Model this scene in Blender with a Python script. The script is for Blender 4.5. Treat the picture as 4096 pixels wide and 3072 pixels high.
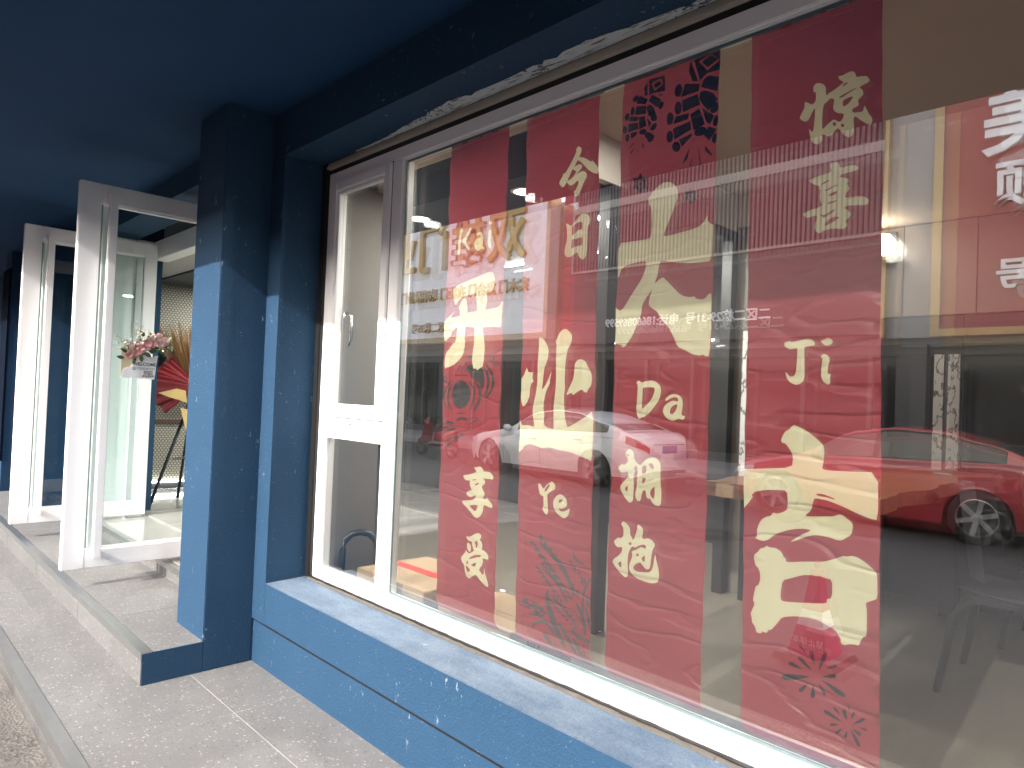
import bpy, bmesh, math, random
from mathutils import Vector, Matrix
from mathutils.geometry import delaunay_2d_cdt
R = math.radians
random.seed(11)
scene = bpy.context.scene
col = scene.collection
for o in list(bpy.data.objects): bpy.data.objects.remove(o)

# ------------------------------------------------------------------ camera, sky, sun, exposure
cam_d = bpy.data.cameras.new('camera'); cam = bpy.data.objects.new('camera', cam_d); col.objects.link(cam)
cam_d.sensor_width = 36; cam_d.lens = 24.62; cam_d.clip_start = .05; cam_d.clip_end = 3000
YAW, PIT, ROL = -0.80533, 0.01920, 0.04030
_f = Vector((math.sin(YAW)*math.cos(PIT), math.cos(YAW)*math.cos(PIT), math.sin(PIT)))
_r = Vector((math.cos(YAW), -math.sin(YAW), 0)); _u = _r.cross(_f)
_r2 = _r*math.cos(ROL)+_u*math.sin(ROL); _u2 = _u*math.cos(ROL)-_r*math.sin(ROL)
M = Matrix((_r2, _u2, -_f)).transposed().to_4x4(); M.translation = Vector((0, -1.9, 1.475))
cam.matrix_world = M
scene.camera = cam

SUN_EL, SUN_AZ = R(31.5), R(4.5)        # azimuth from straight ahead of the shop (-y) towards +x
world = bpy.data.worlds.new('World'); scene.world = world; world.use_nodes = True
wn = world.node_tree; bg = wn.nodes['Background']
sky = wn.nodes.new('ShaderNodeTexSky'); sky.sky_type = 'NISHITA'; sky.sun_disc = False
sky.sun_elevation = SUN_EL; sky.sun_rotation = math.pi-SUN_AZ; sky.air_density = 1.0; sky.dust_density = 5.0
hs = wn.nodes.new('ShaderNodeHueSaturation'); hs.inputs['Saturation'].default_value = .62      # thin white haze over the town
wn.links.new(sky.outputs[0], hs.inputs['Color']); wn.links.new(hs.outputs[0], bg.inputs[0]); bg.inputs[1].default_value = .15
sun_d = bpy.data.lights.new('sun', 'SUN'); sun_d.energy = 2.0; sun_d.angle = R(.5); sun_d.color = (1, .968, .925)
sun = bpy.data.objects.new('sun', sun_d); col.objects.link(sun)
sv = Vector((math.sin(SUN_AZ)*math.cos(SUN_EL), -math.cos(SUN_AZ)*math.cos(SUN_EL), math.sin(SUN_EL)))
sun.rotation_euler = sv.to_track_quat('Z', 'Y').to_euler(); sun.location = sv*30
scene.view_settings.view_transform = 'Standard'; scene.view_settings.look = 'None'
scene.view_settings.exposure = 2.15; scene.view_settings.gamma = 1
scene.view_settings.use_curve_mapping = False
scene.render.engine = 'CYCLES'
cy = scene.cycles; cy.use_denoising = True; cy.max_bounces = 14; cy.transparent_max_bounces = 24
cy.glossy_bounces = 6; cy.diffuse_bounces = 5; cy.transmission_bounces = 8
cy.caustics_reflective = False; cy.caustics_refractive = False; cy.sample_clamp_indirect = 6

# ------------------------------------------------------------------ materials
MATS = {}
def nt(name):
    m = bpy.data.materials.new(name); m.use_nodes = True; MATS[name] = m
    return m, m.node_tree, m.node_tree.nodes['Principled BSDF']
def N(t, typ, **kw):
    n = t.nodes.new(typ)
    for k, v in kw.items():
        if k in n.inputs: n.inputs[k].default_value = v
        else: setattr(n, k, v)
    return n
def ramp(t, src, p0, p1, c0=(0, 0, 0, 1), c1=(1, 1, 1, 1)):
    r = t.nodes.new('ShaderNodeValToRGB'); e = r.color_ramp.elements
    e[0].position, e[1].position = p0, p1; e[0].color, e[1].color = c0, c1
    t.links.new(src, r.inputs[0]); return r.outputs[0]
def mixc(t, fac, a, b):
    m = t.nodes.new('ShaderNodeMix'); m.data_type = 'RGBA'
    for s, v in ((0, fac), (6, a), (7, b)):
        if hasattr(v, 'links') or hasattr(v, 'is_linked'): t.links.new(v, m.inputs[s])
        else: m.inputs[s].default_value = v if s == 0 else (*v[:3], 1)
    return m.outputs[2]
def mathn(t, op, a, b=None):
    m = t.nodes.new('ShaderNodeMath'); m.operation = op
    for i, v in enumerate((a, b)):
        if v is None: continue
        if hasattr(v, 'is_linked'): t.links.new(v, m.inputs[i])
        else: m.inputs[i].default_value = v
    return m.outputs[0]
def coords(t, scale=None):
    tc = t.nodes.new('ShaderNodeTexCoord')
    if scale is None: return tc.outputs['Object']
    mp = t.nodes.new('ShaderNodeMapping'); mp.inputs['Scale'].default_value = scale
    t.links.new(tc.outputs['Object'], mp.inputs[0]); return mp.outputs[0]
def noise(t, vec, scale, detail=3, rough=.55):
    n = N(t, 'ShaderNodeTexNoise', Scale=scale, Detail=detail, Roughness=rough); t.links.new(vec, n.inputs['Vector']); return n.outputs['Fac']
def bumpn(t, p, h, strength, dist=.01):
    b = N(t, 'ShaderNodeBump', Strength=strength, Distance=dist); t.links.new(h, b.inputs['Height']); t.links.new(b.outputs[0], p.inputs['Normal'])
def mat(name, c, rough=.5, metal=0, var=0, vs=6, bump=0, bs=60, spec=.5, coat=0, emit=None, es=0):
    m, t, p = nt(name)
    p.inputs['Base Color'].default_value = (*c, 1); p.inputs['Roughness'].default_value = rough
    p.inputs['Metallic'].default_value = metal; p.inputs['Specular IOR Level'].default_value = spec
    p.inputs['Coat Weight'].default_value = coat
    if var:
        v = coords(t); f = noise(t, v, vs, 5)
        lo = tuple(x*(1-var) for x in c); hi = tuple(min(1, x*(1+var)) for x in c)
        t.links.new(mixc(t, f, lo, hi), p.inputs['Base Color'])
    if bump:
        v = coords(t); bumpn(t, p, noise(t, v, bs, 3), bump, .004)
    if emit: p.inputs['Emission Color'].default_value = (*emit, 1); p.inputs['Emission Strength'].default_value = es
    return m

def blue_paint(name, dust):
    m, t, p = nt(name); v = coords(t)
    base = mixc(t, noise(t, v, 2.2, 5), (.0165, .048, .094), (.022, .059, .114))
    # splashes and scuffs of pale plaster
    sc = ramp(t, noise(t, coords(t, (1, 1, .55)), 26, 6, .62), .64, .70)
    sp = ramp(t, noise(t, v, 120, 2), .70, .76)
    mask = ramp(t, noise(t, v, 2.6, 3), .46, .62)
    f = mathn(t, 'MULTIPLY', mathn(t, 'MAXIMUM', mathn(t, 'MULTIPLY', sc, mask), mathn(t, 'MULTIPLY', sp, .8)), .7)
    c1 = mixc(t, f, base, (.34, .40, .45))
    if dust:
        gn = t.nodes.new('ShaderNodeNewGeometry'); sx = t.nodes.new('ShaderNodeSeparateXYZ'); t.links.new(gn.outputs['Normal'], sx.inputs[0])
        up = ramp(t, sx.outputs[2], .6, .95)
        d = mathn(t, 'ADD', mathn(t, 'MULTIPLY', ramp(t, noise(t, coords(t, (1, 2.2, 1)), 3.2, 6, .65), .30, .80), .42), mathn(t, 'MULTIPLY', noise(t, v, 95, 2), .35))
        c1 = mixc(t, mathn(t, 'MULTIPLY', up, d), c1, (.27, .31, .36))
    t.links.new(c1, p.inputs['Base Color']); p.inputs['Roughness'].default_value = .7; p.inputs['Specular IOR Level'].default_value = .18
    h = mathn(t, 'ADD', noise(t, v, 135, 3, .6), mathn(t, 'MULTIPLY', noise(t, v, 60, 2), .35))
    bumpn(t, p, h, .6, .007)
    return m
blue_paint('blue', False); blue_paint('blue_sill', True)
mat('ceiling_blue', (.0145, .050, .116), .8, var=.2, vs=1.3, bump=.3, bs=90, spec=.15)

def terrazzo(name, a, b):
    m, t, p = nt(name); v = coords(t)
    base = mixc(t, ramp(t, noise(t, v, 2.0, 6, .6), .3, .7), a, b)
    vo = N(t, 'ShaderNodeTexVoronoi', Scale=62, Randomness=1); wv = t.nodes.new('ShaderNodeVectorMath'); wv.operation = 'ADD'
    ns = N(t, 'ShaderNodeTexNoise', Scale=30, Detail=2); t.links.new(v, ns.inputs['Vector'])
    sc = t.nodes.new('ShaderNodeVectorMath'); sc.operation = 'SCALE'; sc.inputs[3].default_value = .02
    t.links.new(ns.outputs['Color'], sc.inputs[0]); t.links.new(v, wv.inputs[0]); t.links.new(sc.outputs[0], wv.inputs[1]); t.links.new(wv.outputs[0], vo.inputs['Vector'])
    sep = t.nodes.new('ShaderNodeSeparateColor'); t.links.new(vo.outputs['Color'], sep.inputs[0])
    chip = mathn(t, 'MULTIPLY', ramp(t, vo.outputs['Distance'], .30, .36, (1, 1, 1, 1), (0, 0, 0, 1)), ramp(t, sep.outputs[0], .55, .57))
    cc = mixc(t, ramp(t, sep.outputs[1], .35, .75), (.06, .057, .057), (.40, .375, .36))
    vo2 = N(t, 'ShaderNodeTexVoronoi', Scale=165, Randomness=1); t.links.new(v, vo2.inputs['Vector'])
    s2 = t.nodes.new('ShaderNodeSeparateColor'); t.links.new(vo2.outputs['Color'], s2.inputs[0])
    chip2 = mathn(t, 'MULTIPLY', ramp(t, vo2.outputs['Distance'], .3, .4, (1, 1, 1, 1), (0, 0, 0, 1)), ramp(t, s2.outputs[0], .6, .63))
    c = mixc(t, mathn(t, 'MULTIPLY', chip2, .55), base, mixc(t, ramp(t, s2.outputs[1], .4, .8), (.07, .067, .065), (.36, .345, .33)))
    c = mixc(t, mathn(t, 'MULTIPLY', chip, .6), c, cc)
    dust = ramp(t, noise(t, coords(t, (1, 1.8, 1)), 3.4, 7, .7), .48, .75)
    c = mixc(t, mathn(t, 'MULTIPLY', dust, .30), c, (.215, .206, .199))
    t.links.new(c, p.inputs['Base Color']); p.inputs['Roughness'].default_value = .55
    bumpn(t, p, noise(t, v, 140, 3), .06, .002)
    return m
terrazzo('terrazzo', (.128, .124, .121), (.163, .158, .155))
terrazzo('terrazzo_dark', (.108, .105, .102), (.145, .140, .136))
mat('grout', (.36, .34, .32), .9)
mat('aluminium', (.42, .42, .415), .36, .9, var=.12, vs=9, bump=.04, bs=40)
mat('pvc', (.91, .90, .90), .28, spec=.5)
mat('pvc_line', (.10, .10, .10), .6)
mat('foam_black', (.006, .0055, .0055), .55, bump=.6, bs=45)
mat('foam_grey', (.10, .088, .075), .8, var=.4, vs=20, bump=.5, bs=50)
mat('trim_beige', (.42, .37, .31), .6, var=.2, vs=8)
mat('steel', (.55, .54, .53), .25, .95)
mat('black', (.012, .012, .013), .4)
mat('black_matt', (.022, .022, .024), .7)
mat('rubber', (.02, .02, .02), .75)
mat('silicone', (.014, .013, .012), .35, bump=.25, bs=25)

def film():
    m, t, p = nt('film'); v = coords(t, (1, 1, 1))
    tear = ramp(t, noise(t, coords(t, (1.2, 9, 9)), 7, 6, .7), .54, .60)
    pr = mathn(t, 'MULTIPLY', ramp(t, noise(t, coords(t, (1, 1, 1)), 62, 1), .60, .62), ramp(t, noise(t, v, 2.6, 1), .52, .56))
    c = mixc(t, pr, (.56, .60, .62), (.05, .08, .13)); c = mixc(t, tear, c, (.10, .08, .07))
    t.links.new(c, p.inputs['Base Color']); p.inputs['Roughness'].default_value = .5
film()

def paper(name, c, c2, trans=.28):
    m, t, p = nt(name); v = coords(t)
    t.links.new(mixc(t, noise(t, v, 3, 3), c, c2), p.inputs['Base Color'])
    p.inputs['Roughness'].default_value = .42; p.inputs['Specular IOR Level'].default_value = .3
    w1 = noise(t, coords(t, (1, 1, 2.2)), 5.5, 2, .4)
    rid = mathn(t, 'ABSOLUTE', mathn(t, 'SUBTRACT', noise(t, coords(t, (.7, 1, 2.4)), 4.2, 2, .4), .5))
    tl = N(t, 'ShaderNodeBsdfTranslucent', Color=(*[min(1, k*1.3) for k in c], 1)); mx = N(t, 'ShaderNodeMixShader', Fac=trans); out = t.nodes['Material Output']
    t.links.new(p.outputs[0], mx.inputs[1]); t.links.new(tl.outputs[0], mx.inputs[2]); t.links.new(mx.outputs[0], out.inputs[0])
    bumpn(t, p, mathn(t, 'ADD', mathn(t, 'MULTIPLY', w1, .6), mathn(t, 'MULTIPLY', ramp(t, rid, 0, .05), .6)), .6, .014)
    return m
paper('red_paper', (.275, .052, .062), (.31, .060, .070), .38)
paper('cream_print', (.58, .52, .35), (.62, .56, .38), .38)
paper('ink_print', (.020, .020, .021), (.026, .026, .027), .05)
paper('faded_print', (.055, .055, .055), (.085, .082, .08), .1)

def glass(name, tint, ior, tint2=None):
    # thin pane: what is not reflected by its two faces passes straight through
    m, t, p = nt(name); t.nodes.remove(p); out = t.nodes['Material Output']
    r0 = ((ior-1)/(ior+1))**2; gn = t.nodes.new('ShaderNodeNewGeometry')
    dt = t.nodes.new('ShaderNodeVectorMath'); dt.operation = 'DOT_PRODUCT'; t.links.new(gn.outputs['Incoming'], dt.inputs[0]); t.links.new(gn.outputs['Normal'], dt.inputs[1])
    k5 = mathn(t, 'POWER', mathn(t, 'SUBTRACT', 1.0, mathn(t, 'ABSOLUTE', dt.outputs['Value'])), 5.0)
    fr = mathn(t, 'ADD', mathn(t, 'MULTIPLY', k5, 1-r0), r0)
    f2 = mathn(t, 'DIVIDE', mathn(t, 'MULTIPLY', fr, 2.0), mathn(t, 'ADD', fr, 1.0))
    tr = N(t, 'ShaderNodeBsdfTransparent', Color=(*tint, 1)); gl = N(t, 'ShaderNodeBsdfGlossy', Color=(1, 1, 1, 1), Roughness=0.0)
    mx = t.nodes.new('ShaderNodeMixShader'); t.links.new(f2, mx.inputs[0]); t.links.new(tr.outputs[0], mx.inputs[1]); t.links.new(gl.outputs[0], mx.inputs[2])
    t.links.new(mx.outputs[0], out.inputs[0]); return m
glass('pane_outer', (.97, .99, .98), 2.5)
glass('pane_inner', (.97, .99, .98), 2.0)
glass('door_glass', (.86, .95, .93), 1.5)
mat('glass_edge', (.22, .30, .29), .25); mat('navy_panel', (.003, .006, .014), .9, spec=.05)

mat('soffit_beige', (.50, .40, .31), .75, var=.05, vs=2)
mat('inner_white', (.70, .66, .62), .7); mat('partition', (.18, .162, .142), .7)
mat('inner_grey', (.42, .41, .39), .7, var=.05, vs=2)
mat('dark_ceiling', (.055, .057, .058), .6)
mat('dark_wall', (.018, .019, .020), .45)
mat('column_taupe', (.15, .128, .108), .5); mat('panel_beige', (.24, .20, .165), .45, var=.05, vs=3)
mat('shelf_brown', (.07, .035, .022), .4)
def inner_floor():
    m, t, p = nt('inner_floor'); v = coords(t, (1, 1, 1))
    c = mixc(t, noise(t, coords(t, (6, .8, 1)), 3, 7, .65), (.085, .073, .058), (.17, .148, .118))
    t.links.new(c, p.inputs['Base Color']); p.inputs['Roughness'].default_value = .35
inner_floor()
mat('entry_tile', (.30, .285, .27), .12, var=.25, vs=3)
def chain():
    m, t, p = nt('chain_pattern'); v = coords(t); s = t.nodes.new('ShaderNodeSeparateXYZ'); t.links.new(v, s.inputs[0])
    a = mathn(t, 'SINE', mathn(t, 'MULTIPLY', s.outputs[1], 170.)); b = mathn(t, 'SINE', mathn(t, 'MULTIPLY', s.outputs[2], 120.))
    c = mathn(t, 'ABSOLUTE', mathn(t, 'ADD', mathn(t, 'MULTIPLY', a, b), mathn(t, 'MULTIPLY', mathn(t, 'SINE', mathn(t, 'MULTIPLY', s.outputs[2], 240.)), .45)))
    t.links.new(mixc(t, ramp(t, c, .25, .45), (.42, .38, .31), (.10, .085, .07)), p.inputs['Base Color']); p.inputs['Roughness'].default_value = .5
chain()
def wood():
    m, t, p = nt('wood_slab'); v = coords(t, (5.5, 1.1, 3))
    w = N(t, 'ShaderNodeTexWave', Scale=1.6, Distortion=9, Detail=4); w.inputs['Detail Scale'].default_value = 1.6; t.links.new(v, w.inputs['Vector'])
    c = mixc(t, w.outputs['Color'], (.075, .032, .012), (.24, .13, .06))
    c = mixc(t, ramp(t, noise(t, coords(t, (16, 1.6, 1)), 3, 6), .50, .62), c, (.11, .05, .02))
    t.links.new(c, p.inputs['Base Color']); p.inputs['Roughness'].default_value = .3
wood()
mat('bark', (.26, .17, .11), .7, var=.5, vs=30, bump=.8, bs=30)
def marble():
    m, t, p = nt('marble'); v = coords(t)
    r = mathn(t, 'ABSOLUTE', mathn(t, 'SUBTRACT', noise(t, coords(t, (1.6, 1, .8)), 7, 5, .6), .5))
    t.links.new(mixc(t, ramp(t, r, .004, .03, (1, 1, 1, 1), (0, 0, 0, 1)), (.62, .62, .62), (.09, .09, .09)), p.inputs['Base Color']); p.inputs['Roughness'].default_value = .2
marble()
mat('cardboard', (.27, .185, .11), .85, var=.08, vs=14)
mat('tape_red', (.55, .03, .03), .4); mat('print_dark', (.06, .045, .035), .8)
mat('mop_white', (.7, .7, .68), .5); mat('plastic_green', (.12, .24, .12), .45)
mat('lamp_on', (.9, .9, .9), .4, emit=(1, .97, .92), es=8)
mat('globe_on', (.9, .9, .9), .4, emit=(1, .93, .82), es=3)
mat('led_on', (.9, .9, .9), .4, emit=(1, .98, .95), es=10)
# flowers and wrapped stand
mat('rose', (.88, .58, .58), .6, var=.12, vs=60); mat('rose_pale', (.90, .72, .70), .6, var=.08, vs=60)
mat('breath', (.80, .74, .58), .7); mat('leaf', (.045, .10, .035), .5, var=.3, vs=40); mat('leaf_pale', (.30, .42, .14), .55)
mat('stem', (.12, .16, .05), .6); mat('card_white', (.88, .88, .90), .5); mat('card_print', (.05, .05, .055), .6); mat('card_grey', (.30, .30, .31), .6)
mat('kraft', (.62, .52, .34), .7)
mat('dry_grass', (.34, .17, .055), .8, var=.45, vs=80); mat('wrap_red', (.50, .025, .035), .35); mat('wrap_dark', (.24, .016, .02), .4); mat('wrap_gold', (.66, .46, .18), .4)
# street
def asphalt():
    m, t, p = nt('asphalt'); v = coords(t)
    c = mixc(t, ramp(t, noise(t, v, .6, 6, .6), .3, .7), (.042, .042, .042), (.062, .0615, .061))
    c = mixc(t, ramp(t, noise(t, v, 90, 2), .55, .75), c, (.10, .098, .095))
    t.links.new(c, p.inputs['Base Color']); p.inputs['Roughness'].default_value = .85; bumpn(t, p, noise(t, v, 120, 3), .5, .006)
asphalt()
def gravel():
    m, t, p = nt('gravel_concrete'); v = coords(t)
    vo = N(t, 'ShaderNodeTexVoronoi', Scale=70); t.links.new(v, vo.inputs['Vector'])
    s = t.nodes.new('ShaderNodeSeparateColor'); t.links.new(vo.outputs['Color'], s.inputs[0])
    c = mixc(t, s.outputs[0], (.13, .118, .104), (.27, .245, .218)); c = mixc(t, ramp(t, noise(t, v, 3, 5), .4, .65), c, (.22, .20, .175))
    t.links.new(c, p.inputs['Base Color']); p.inputs['Roughness'].default_value = .9; bumpn(t, p, vo.outputs['Distance'], .6, .008)
gravel()
mat('concrete', (.32, .31, .30), .85, var=.15, vs=3); mat('facade_bounce', (.62, .60, .56), .8, var=.04, vs=1); mat('facade_grey', (.30, .30, .30), .7, var=.06, vs=1)
mat('sign_white', (.82, .82, .86), .5); mat('sign_gold', (.50, .30, .10), .32, .55); mat('frame_gold', (.40, .28, .13), .4, .4)
mat('sign_red', (.26, .022, .032), .4); mat('sign_grey', (.26, .26, .27), .45); mat('letter_white', (.86, .86, .88), .4)
mat('slat_metal', (.085, .08, .085), .45); mat('band_dark', (.035, .036, .04), .4); mat('shop_glass', (.012, .014, .016), .06, spec=.25)
mat('shop_frame', (.055, .055, .06), .4); mat('line_light', (.33, .30, .27), .4)
mat('paint_white', (.84, .85, .87), .22, coat=.8); mat('paint_red', (.38, .035, .048), .2, .1, coat=1); mat('paint_grey', (.12, .15, .15), .22, .3, coat=.8)
mat('car_glass', (.012, .014, .016), .04, spec=.7); mat('tyre', (.016, .016, .017), .8); mat('rim', (.55, .55, .57), .25, .85)
mat('chrome', (.75, .75, .76), .15, .95); mat('tail_red', (.45, .01, .012), .2, coat=.6); mat('lamp_clear', (.6, .62, .65), .12, coat=.8); mat('plate_blue', (.02, .06, .35), .4)
mat('cone_red', (.42, .015, .10), .45); mat('iron', (.05, .047, .045), .6, .5, bump=.5, bs=60); mat('scooter_red', (.38, .02, .03), .3, coat=.6); mat('hazy_brick', (.33, .29, .26), .8)

# ------------------------------------------------------------------ mesh helpers
class MB:
    def __init__(s): s.v = []; s.f = []
    def poly(s, pts):
        b = len(s.v); s.v += [tuple(p) for p in pts]; s.f.append(tuple(range(b, b+len(pts)))); return s
    def box(s, x0, x1, y0, y1, z0, z1):
        b = len(s.v)
        s.v += [(x0, y0, z0), (x1, y0, z0), (x1, y1, z0), (x0, y1, z0), (x0, y0, z1), (x1, y0, z1), (x1, y1, z1), (x0, y1, z1)]
        s.f += [(b, b+3, b+2, b+1), (b+4, b+5, b+6, b+7), (b, b+1, b+5, b+4), (b+1, b+2, b+6, b+5), (b+2, b+3, b+7, b+6), (b+3, b, b+4, b+7)]
        return s
    def grid(s, fn, nu, nv, closeu=False):
        b = len(s.v)
        for j in range(nv+1):
            for i in range(nu+(0 if closeu else 1)): s.v.append(tuple(fn(i/nu, j/nv)))
        w = nu if closeu else nu+1
        for j in range(nv):
            for i in range(nu):
                a = b+j*w+i; c = b+j*w+(i+1) % w
                s.f.append((a, c, c+w, a+w))
        return s
    def tube(s, pts, r, n=8, caps=True):
        pts = [Vector(p) for p in pts]; rr = r if isinstance(r, (list, tuple)) else [r]*len(pts)
        b = len(s.v); up = Vector((0, 0, 1))
        for i, p in enumerate(pts):
            d = (pts[min(i+1, len(pts)-1)]-pts[max(i-1, 0)]).normalized()
            ref = up if abs(d.dot(up)) < .95 else Vector((1, 0, 0))
            a = d.cross(ref).normalized(); c = d.cross(a)
            for k in range(n):
                t = 2*math.pi*k/n; s.v.append(tuple(p+(a*math.cos(t)+c*math.sin(t))*rr[i]))
        for i in range(len(pts)-1):
            for k in range(n):
                k2 = (k+1) % n; s.f.append((b+i*n+k, b+i*n+k2, b+(i+1)*n+k2, b+(i+1)*n+k))
        if caps:
            s.f.append(tuple(b+k for k in range(n))[::-1]); s.f.append(tuple(b+(len(pts)-1)*n+k for k in range(n)))
        return s
    def lathe(s, prof, n=24, origin=(0, 0, 0), axis='z'):
        b = len(s.v); o = Vector(origin)
        for (r, h) in prof:
            for k in range(n):
                t = 2*math.pi*k/n
                if axis == 'z': q = (r*math.cos(t), r*math.sin(t), h)
                elif axis == 'y': q = (r*math.cos(t), h, r*math.sin(t))
                else: q = (h, r*math.cos(t), r*math.sin(t))
                s.v.append(tuple(o+Vector(q)))
        for j in range(len(prof)-1):
            for k in range(n):
                k2 = (k+1) % n; s.f.append((b+j*n+k, b+j*n+k2, b+(j+1)*n+k2, b+(j+1)*n+k))
        return s
    def prism(s, pts, d):       # closed outline pushed along vector d
        b = len(s.v); n = len(pts); d = Vector(d)
        s.v += [tuple(p) for p in pts]+[tuple(Vector(p)+d) for p in pts]
        s.f.append(tuple(range(b, b+n))[::-1]); s.f.append(tuple(range(b+n, b+2*n)))
        for i in range(n):
            j = (i+1) % n; s.f.append((b+i, b+j, b+n+j, b+n+i))
        return s
    def mesh(s, name): 
        me = bpy.data.meshes.new(name); me.from_pydata(s.v, [], s.f); me.update(); return me
    def build(s, name, m, parent=None, smooth=False, bevel=0):
        me = s.mesh(name)
        bm = bmesh.new(); bm.from_mesh(me); bmesh.ops.recalc_face_normals(bm, faces=bm.faces)
        if bevel: bmesh.ops.bevel(bm, geom=[e for e in bm.edges if e.is_manifold and e.calc_face_angle(0) > .6], offset=bevel, segments=2, affect='EDGES', clamp_overlap=True)
        bm.to_mesh(me); bm.free()
        return put(name, me, m, parent, smooth)
def put(name, me, m, parent=None, smooth=False):
    o = bpy.data.objects.new(name, me); col.objects.link(o)
    if not me.materials: me.materials.append(MATS[m])
    if smooth:
        for f in me.polygons: f.use_smooth = True
    if parent:
        o.parent = parent; o.matrix_parent_inverse = inv(parent)
    return o
def inv(p): return Matrix.Translation(-p.location) if p.type == 'EMPTY' else Matrix.Identity(4)
def tag(o, label, cat=None, group=None, kind=None):
    o['label'] = label
    if cat: o['category'] = cat
    if group: o['group'] = group
    if kind: o['kind'] = kind
    return o
def thing(name, loc, label, cat, group=None):
    o = bpy.data.objects.new(name, None); o.empty_display_size = .1; col.objects.link(o); o.location = loc
    return tag(o, label, cat, group)
def struct(o): o['kind'] = 'structure'; return o
def box(name, m, parent, *b, bevel=0): return MB().box(*b).build(name, m, parent, bevel=bevel)
def text_mesh(body, size, depth=0, bold=0, xs=1.0, align='CENTER'):
    c = bpy.data.curves.new('lettering', 'FONT'); c.body = body; c.size = size; c.extrude = depth; c.offset = bold; c.align_x = align; c.align_y = 'CENTER'; c.resolution_u = 3
    o = bpy.data.objects.new('lettering', c); col.objects.link(o)
    dg = bpy.context.evaluated_depsgraph_get(); me = bpy.data.meshes.new_from_object(o.evaluated_get(dg))
    bpy.data.objects.remove(o); bpy.data.curves.remove(c)
    for v in me.vertices: v.co.x *= xs
    me.materials.clear()
    return me
def text_on(name, body, size, m, parent, origin, xdir, ydir, depth=.0, bold=0, xs=1.0, align='CENTER'):
    me = text_mesh(body, size, depth, bold, xs, align); x = Vector(xdir); y = Vector(ydir); z = x.cross(y); o = Vector(origin)
    for v in me.vertices: v.co = o+x*v.co.x+y*v.co.y+z*v.co.z
    return put(name, me, m, parent)

# ================================================================== ground
ZR = -.13
road = MB().poly([(-400, -400, ZR), (400, -400, ZR), (400, -1.24, ZR), (-400, -1.24, ZR)]).build('road', 'asphalt'); struct(road); road['label'] = 'dark grey asphalt street in front of the shops'
verge = MB().poly([(-14, -1.62, ZR+.004), (6, -1.62, ZR+.004), (6, -1.199, ZR+.004), (-14, -1.199, ZR+.004)]).build('road_edge', 'gravel_concrete'); struct(verge); verge['label'] = 'pale gravelly concrete strip along the lower step'
ground = MB().poly([(-400, -1.24, -.45), (400, -1.24, -.45), (400, 400, -.45), (-400, 400, -.45)]).build('ground', 'concrete'); struct(ground)
# lower terrazzo step along the shop front, each tile its own slab
pav = MB().box(-14, 4, -1.195, .0, -.14, -.0012).build('pavement', 'grout'); struct(pav); pav['label'] = 'grey terrazzo step running along the shop front'
def tiles(parent, x0, xs, xend, y0, y1, z, m, th=.02, g=.0022):
    cache = {}
    x = x0; n = 0
    while x < xend-.01:
        x1 = min(x+xs, xend); k = (round(x1-x, 3), round(y1-y0, 3))
        if k not in cache:
            cache[k] = MB().box(g, x1-x-g, g, y1-y0-g, -th, 0).mesh('tile'); cache[k].materials.append(MATS[m])
        o = bpy.data.objects.new('tile', cache[k]); col.objects.link(o); o.location = (x, y0, z+random.uniform(-.0006, .0006)); o.parent = parent
        x = x1
tiles(pav, -13.97, 1.355, 4, -1.15, -.548, 0, 'terrazzo'); tiles(pav, -13.97, 1.355, 4, -.548, -.226, 0, 'terrazzo')
MB().box(-14, 4, -1.2, -1.15, -.003, .0035).box(-14, 4, -1.2035, -1.2, -.05, .0035).build('edge_trim', 'aluminium', pav)
tiles_r = MB()
for i in range(14): tiles_r.box(-14+i*1.285, -14+i*1.285+1.281, -1.2005, -1.19, -.14, -.052)
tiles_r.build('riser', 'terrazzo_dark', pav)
land = MB().box(-9.9, -3.69, -.775, .3, -.002, .1548).build('landing', 'grout'); struct(land); land['label'] = 'raised terrazzo landing in front of the shop doors'
for (a, b) in ((-9.9, -7.065), (-7.065, -5.71), (-5.71, -4.355), (-4.355, -3.69)): tiles(land, a, 1.355, b, -.735, -.236, .156, 'terrazzo')
MB().box(-9.9, -3.684, -.7815, -.735, .152, .1595).box(-9.9, -3.684, -.785, -.7815, .122, .1595).build('edge_trim', 'aluminium', land)
rs = MB()
for i in range(5): rs.box(-9.9+i*1.243, -9.9+i*1.243+1.239, -.7818, -.77, 0, .121)
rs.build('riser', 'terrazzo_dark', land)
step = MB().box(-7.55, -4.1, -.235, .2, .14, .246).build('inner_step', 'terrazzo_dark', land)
MB().box(-7.55, -4.1, -.238, -.19, .246, .2495).box(-7.55, -4.1, -.2385, -.235, .215, .2495).build('edge_trim', 'aluminium', land)
tiles(land, -7.55, .8, -4.1, -.19, .2, .252, 'entry_tile', .006)

# ================================================================== the shop
shop = thing('shop_building', (-4, 0, 0), 'dark blue rendered shop front with white framed display window and open glass doors', 'building')
CE = 2.958
# canopy slab and the unseen storey above, made tall and pale to bounce sunlight
MB().box(-15, 5, -1.85, .06, CE, 3.25).build('canopy', 'ceiling_blue', shop)
MB().box(-30, 18, -1.80, 8, 3.25, 9.6).build('bounce_storey', 'facade_bounce', shop)
MB().box(-15, 5, .061, 8, CE+.002, 3.249).build('floor_slab', 'facade_grey', shop)
def quadbox(name, m, *b, bevel=0): return box(name, m, shop, *b, bevel=bevel)
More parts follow.
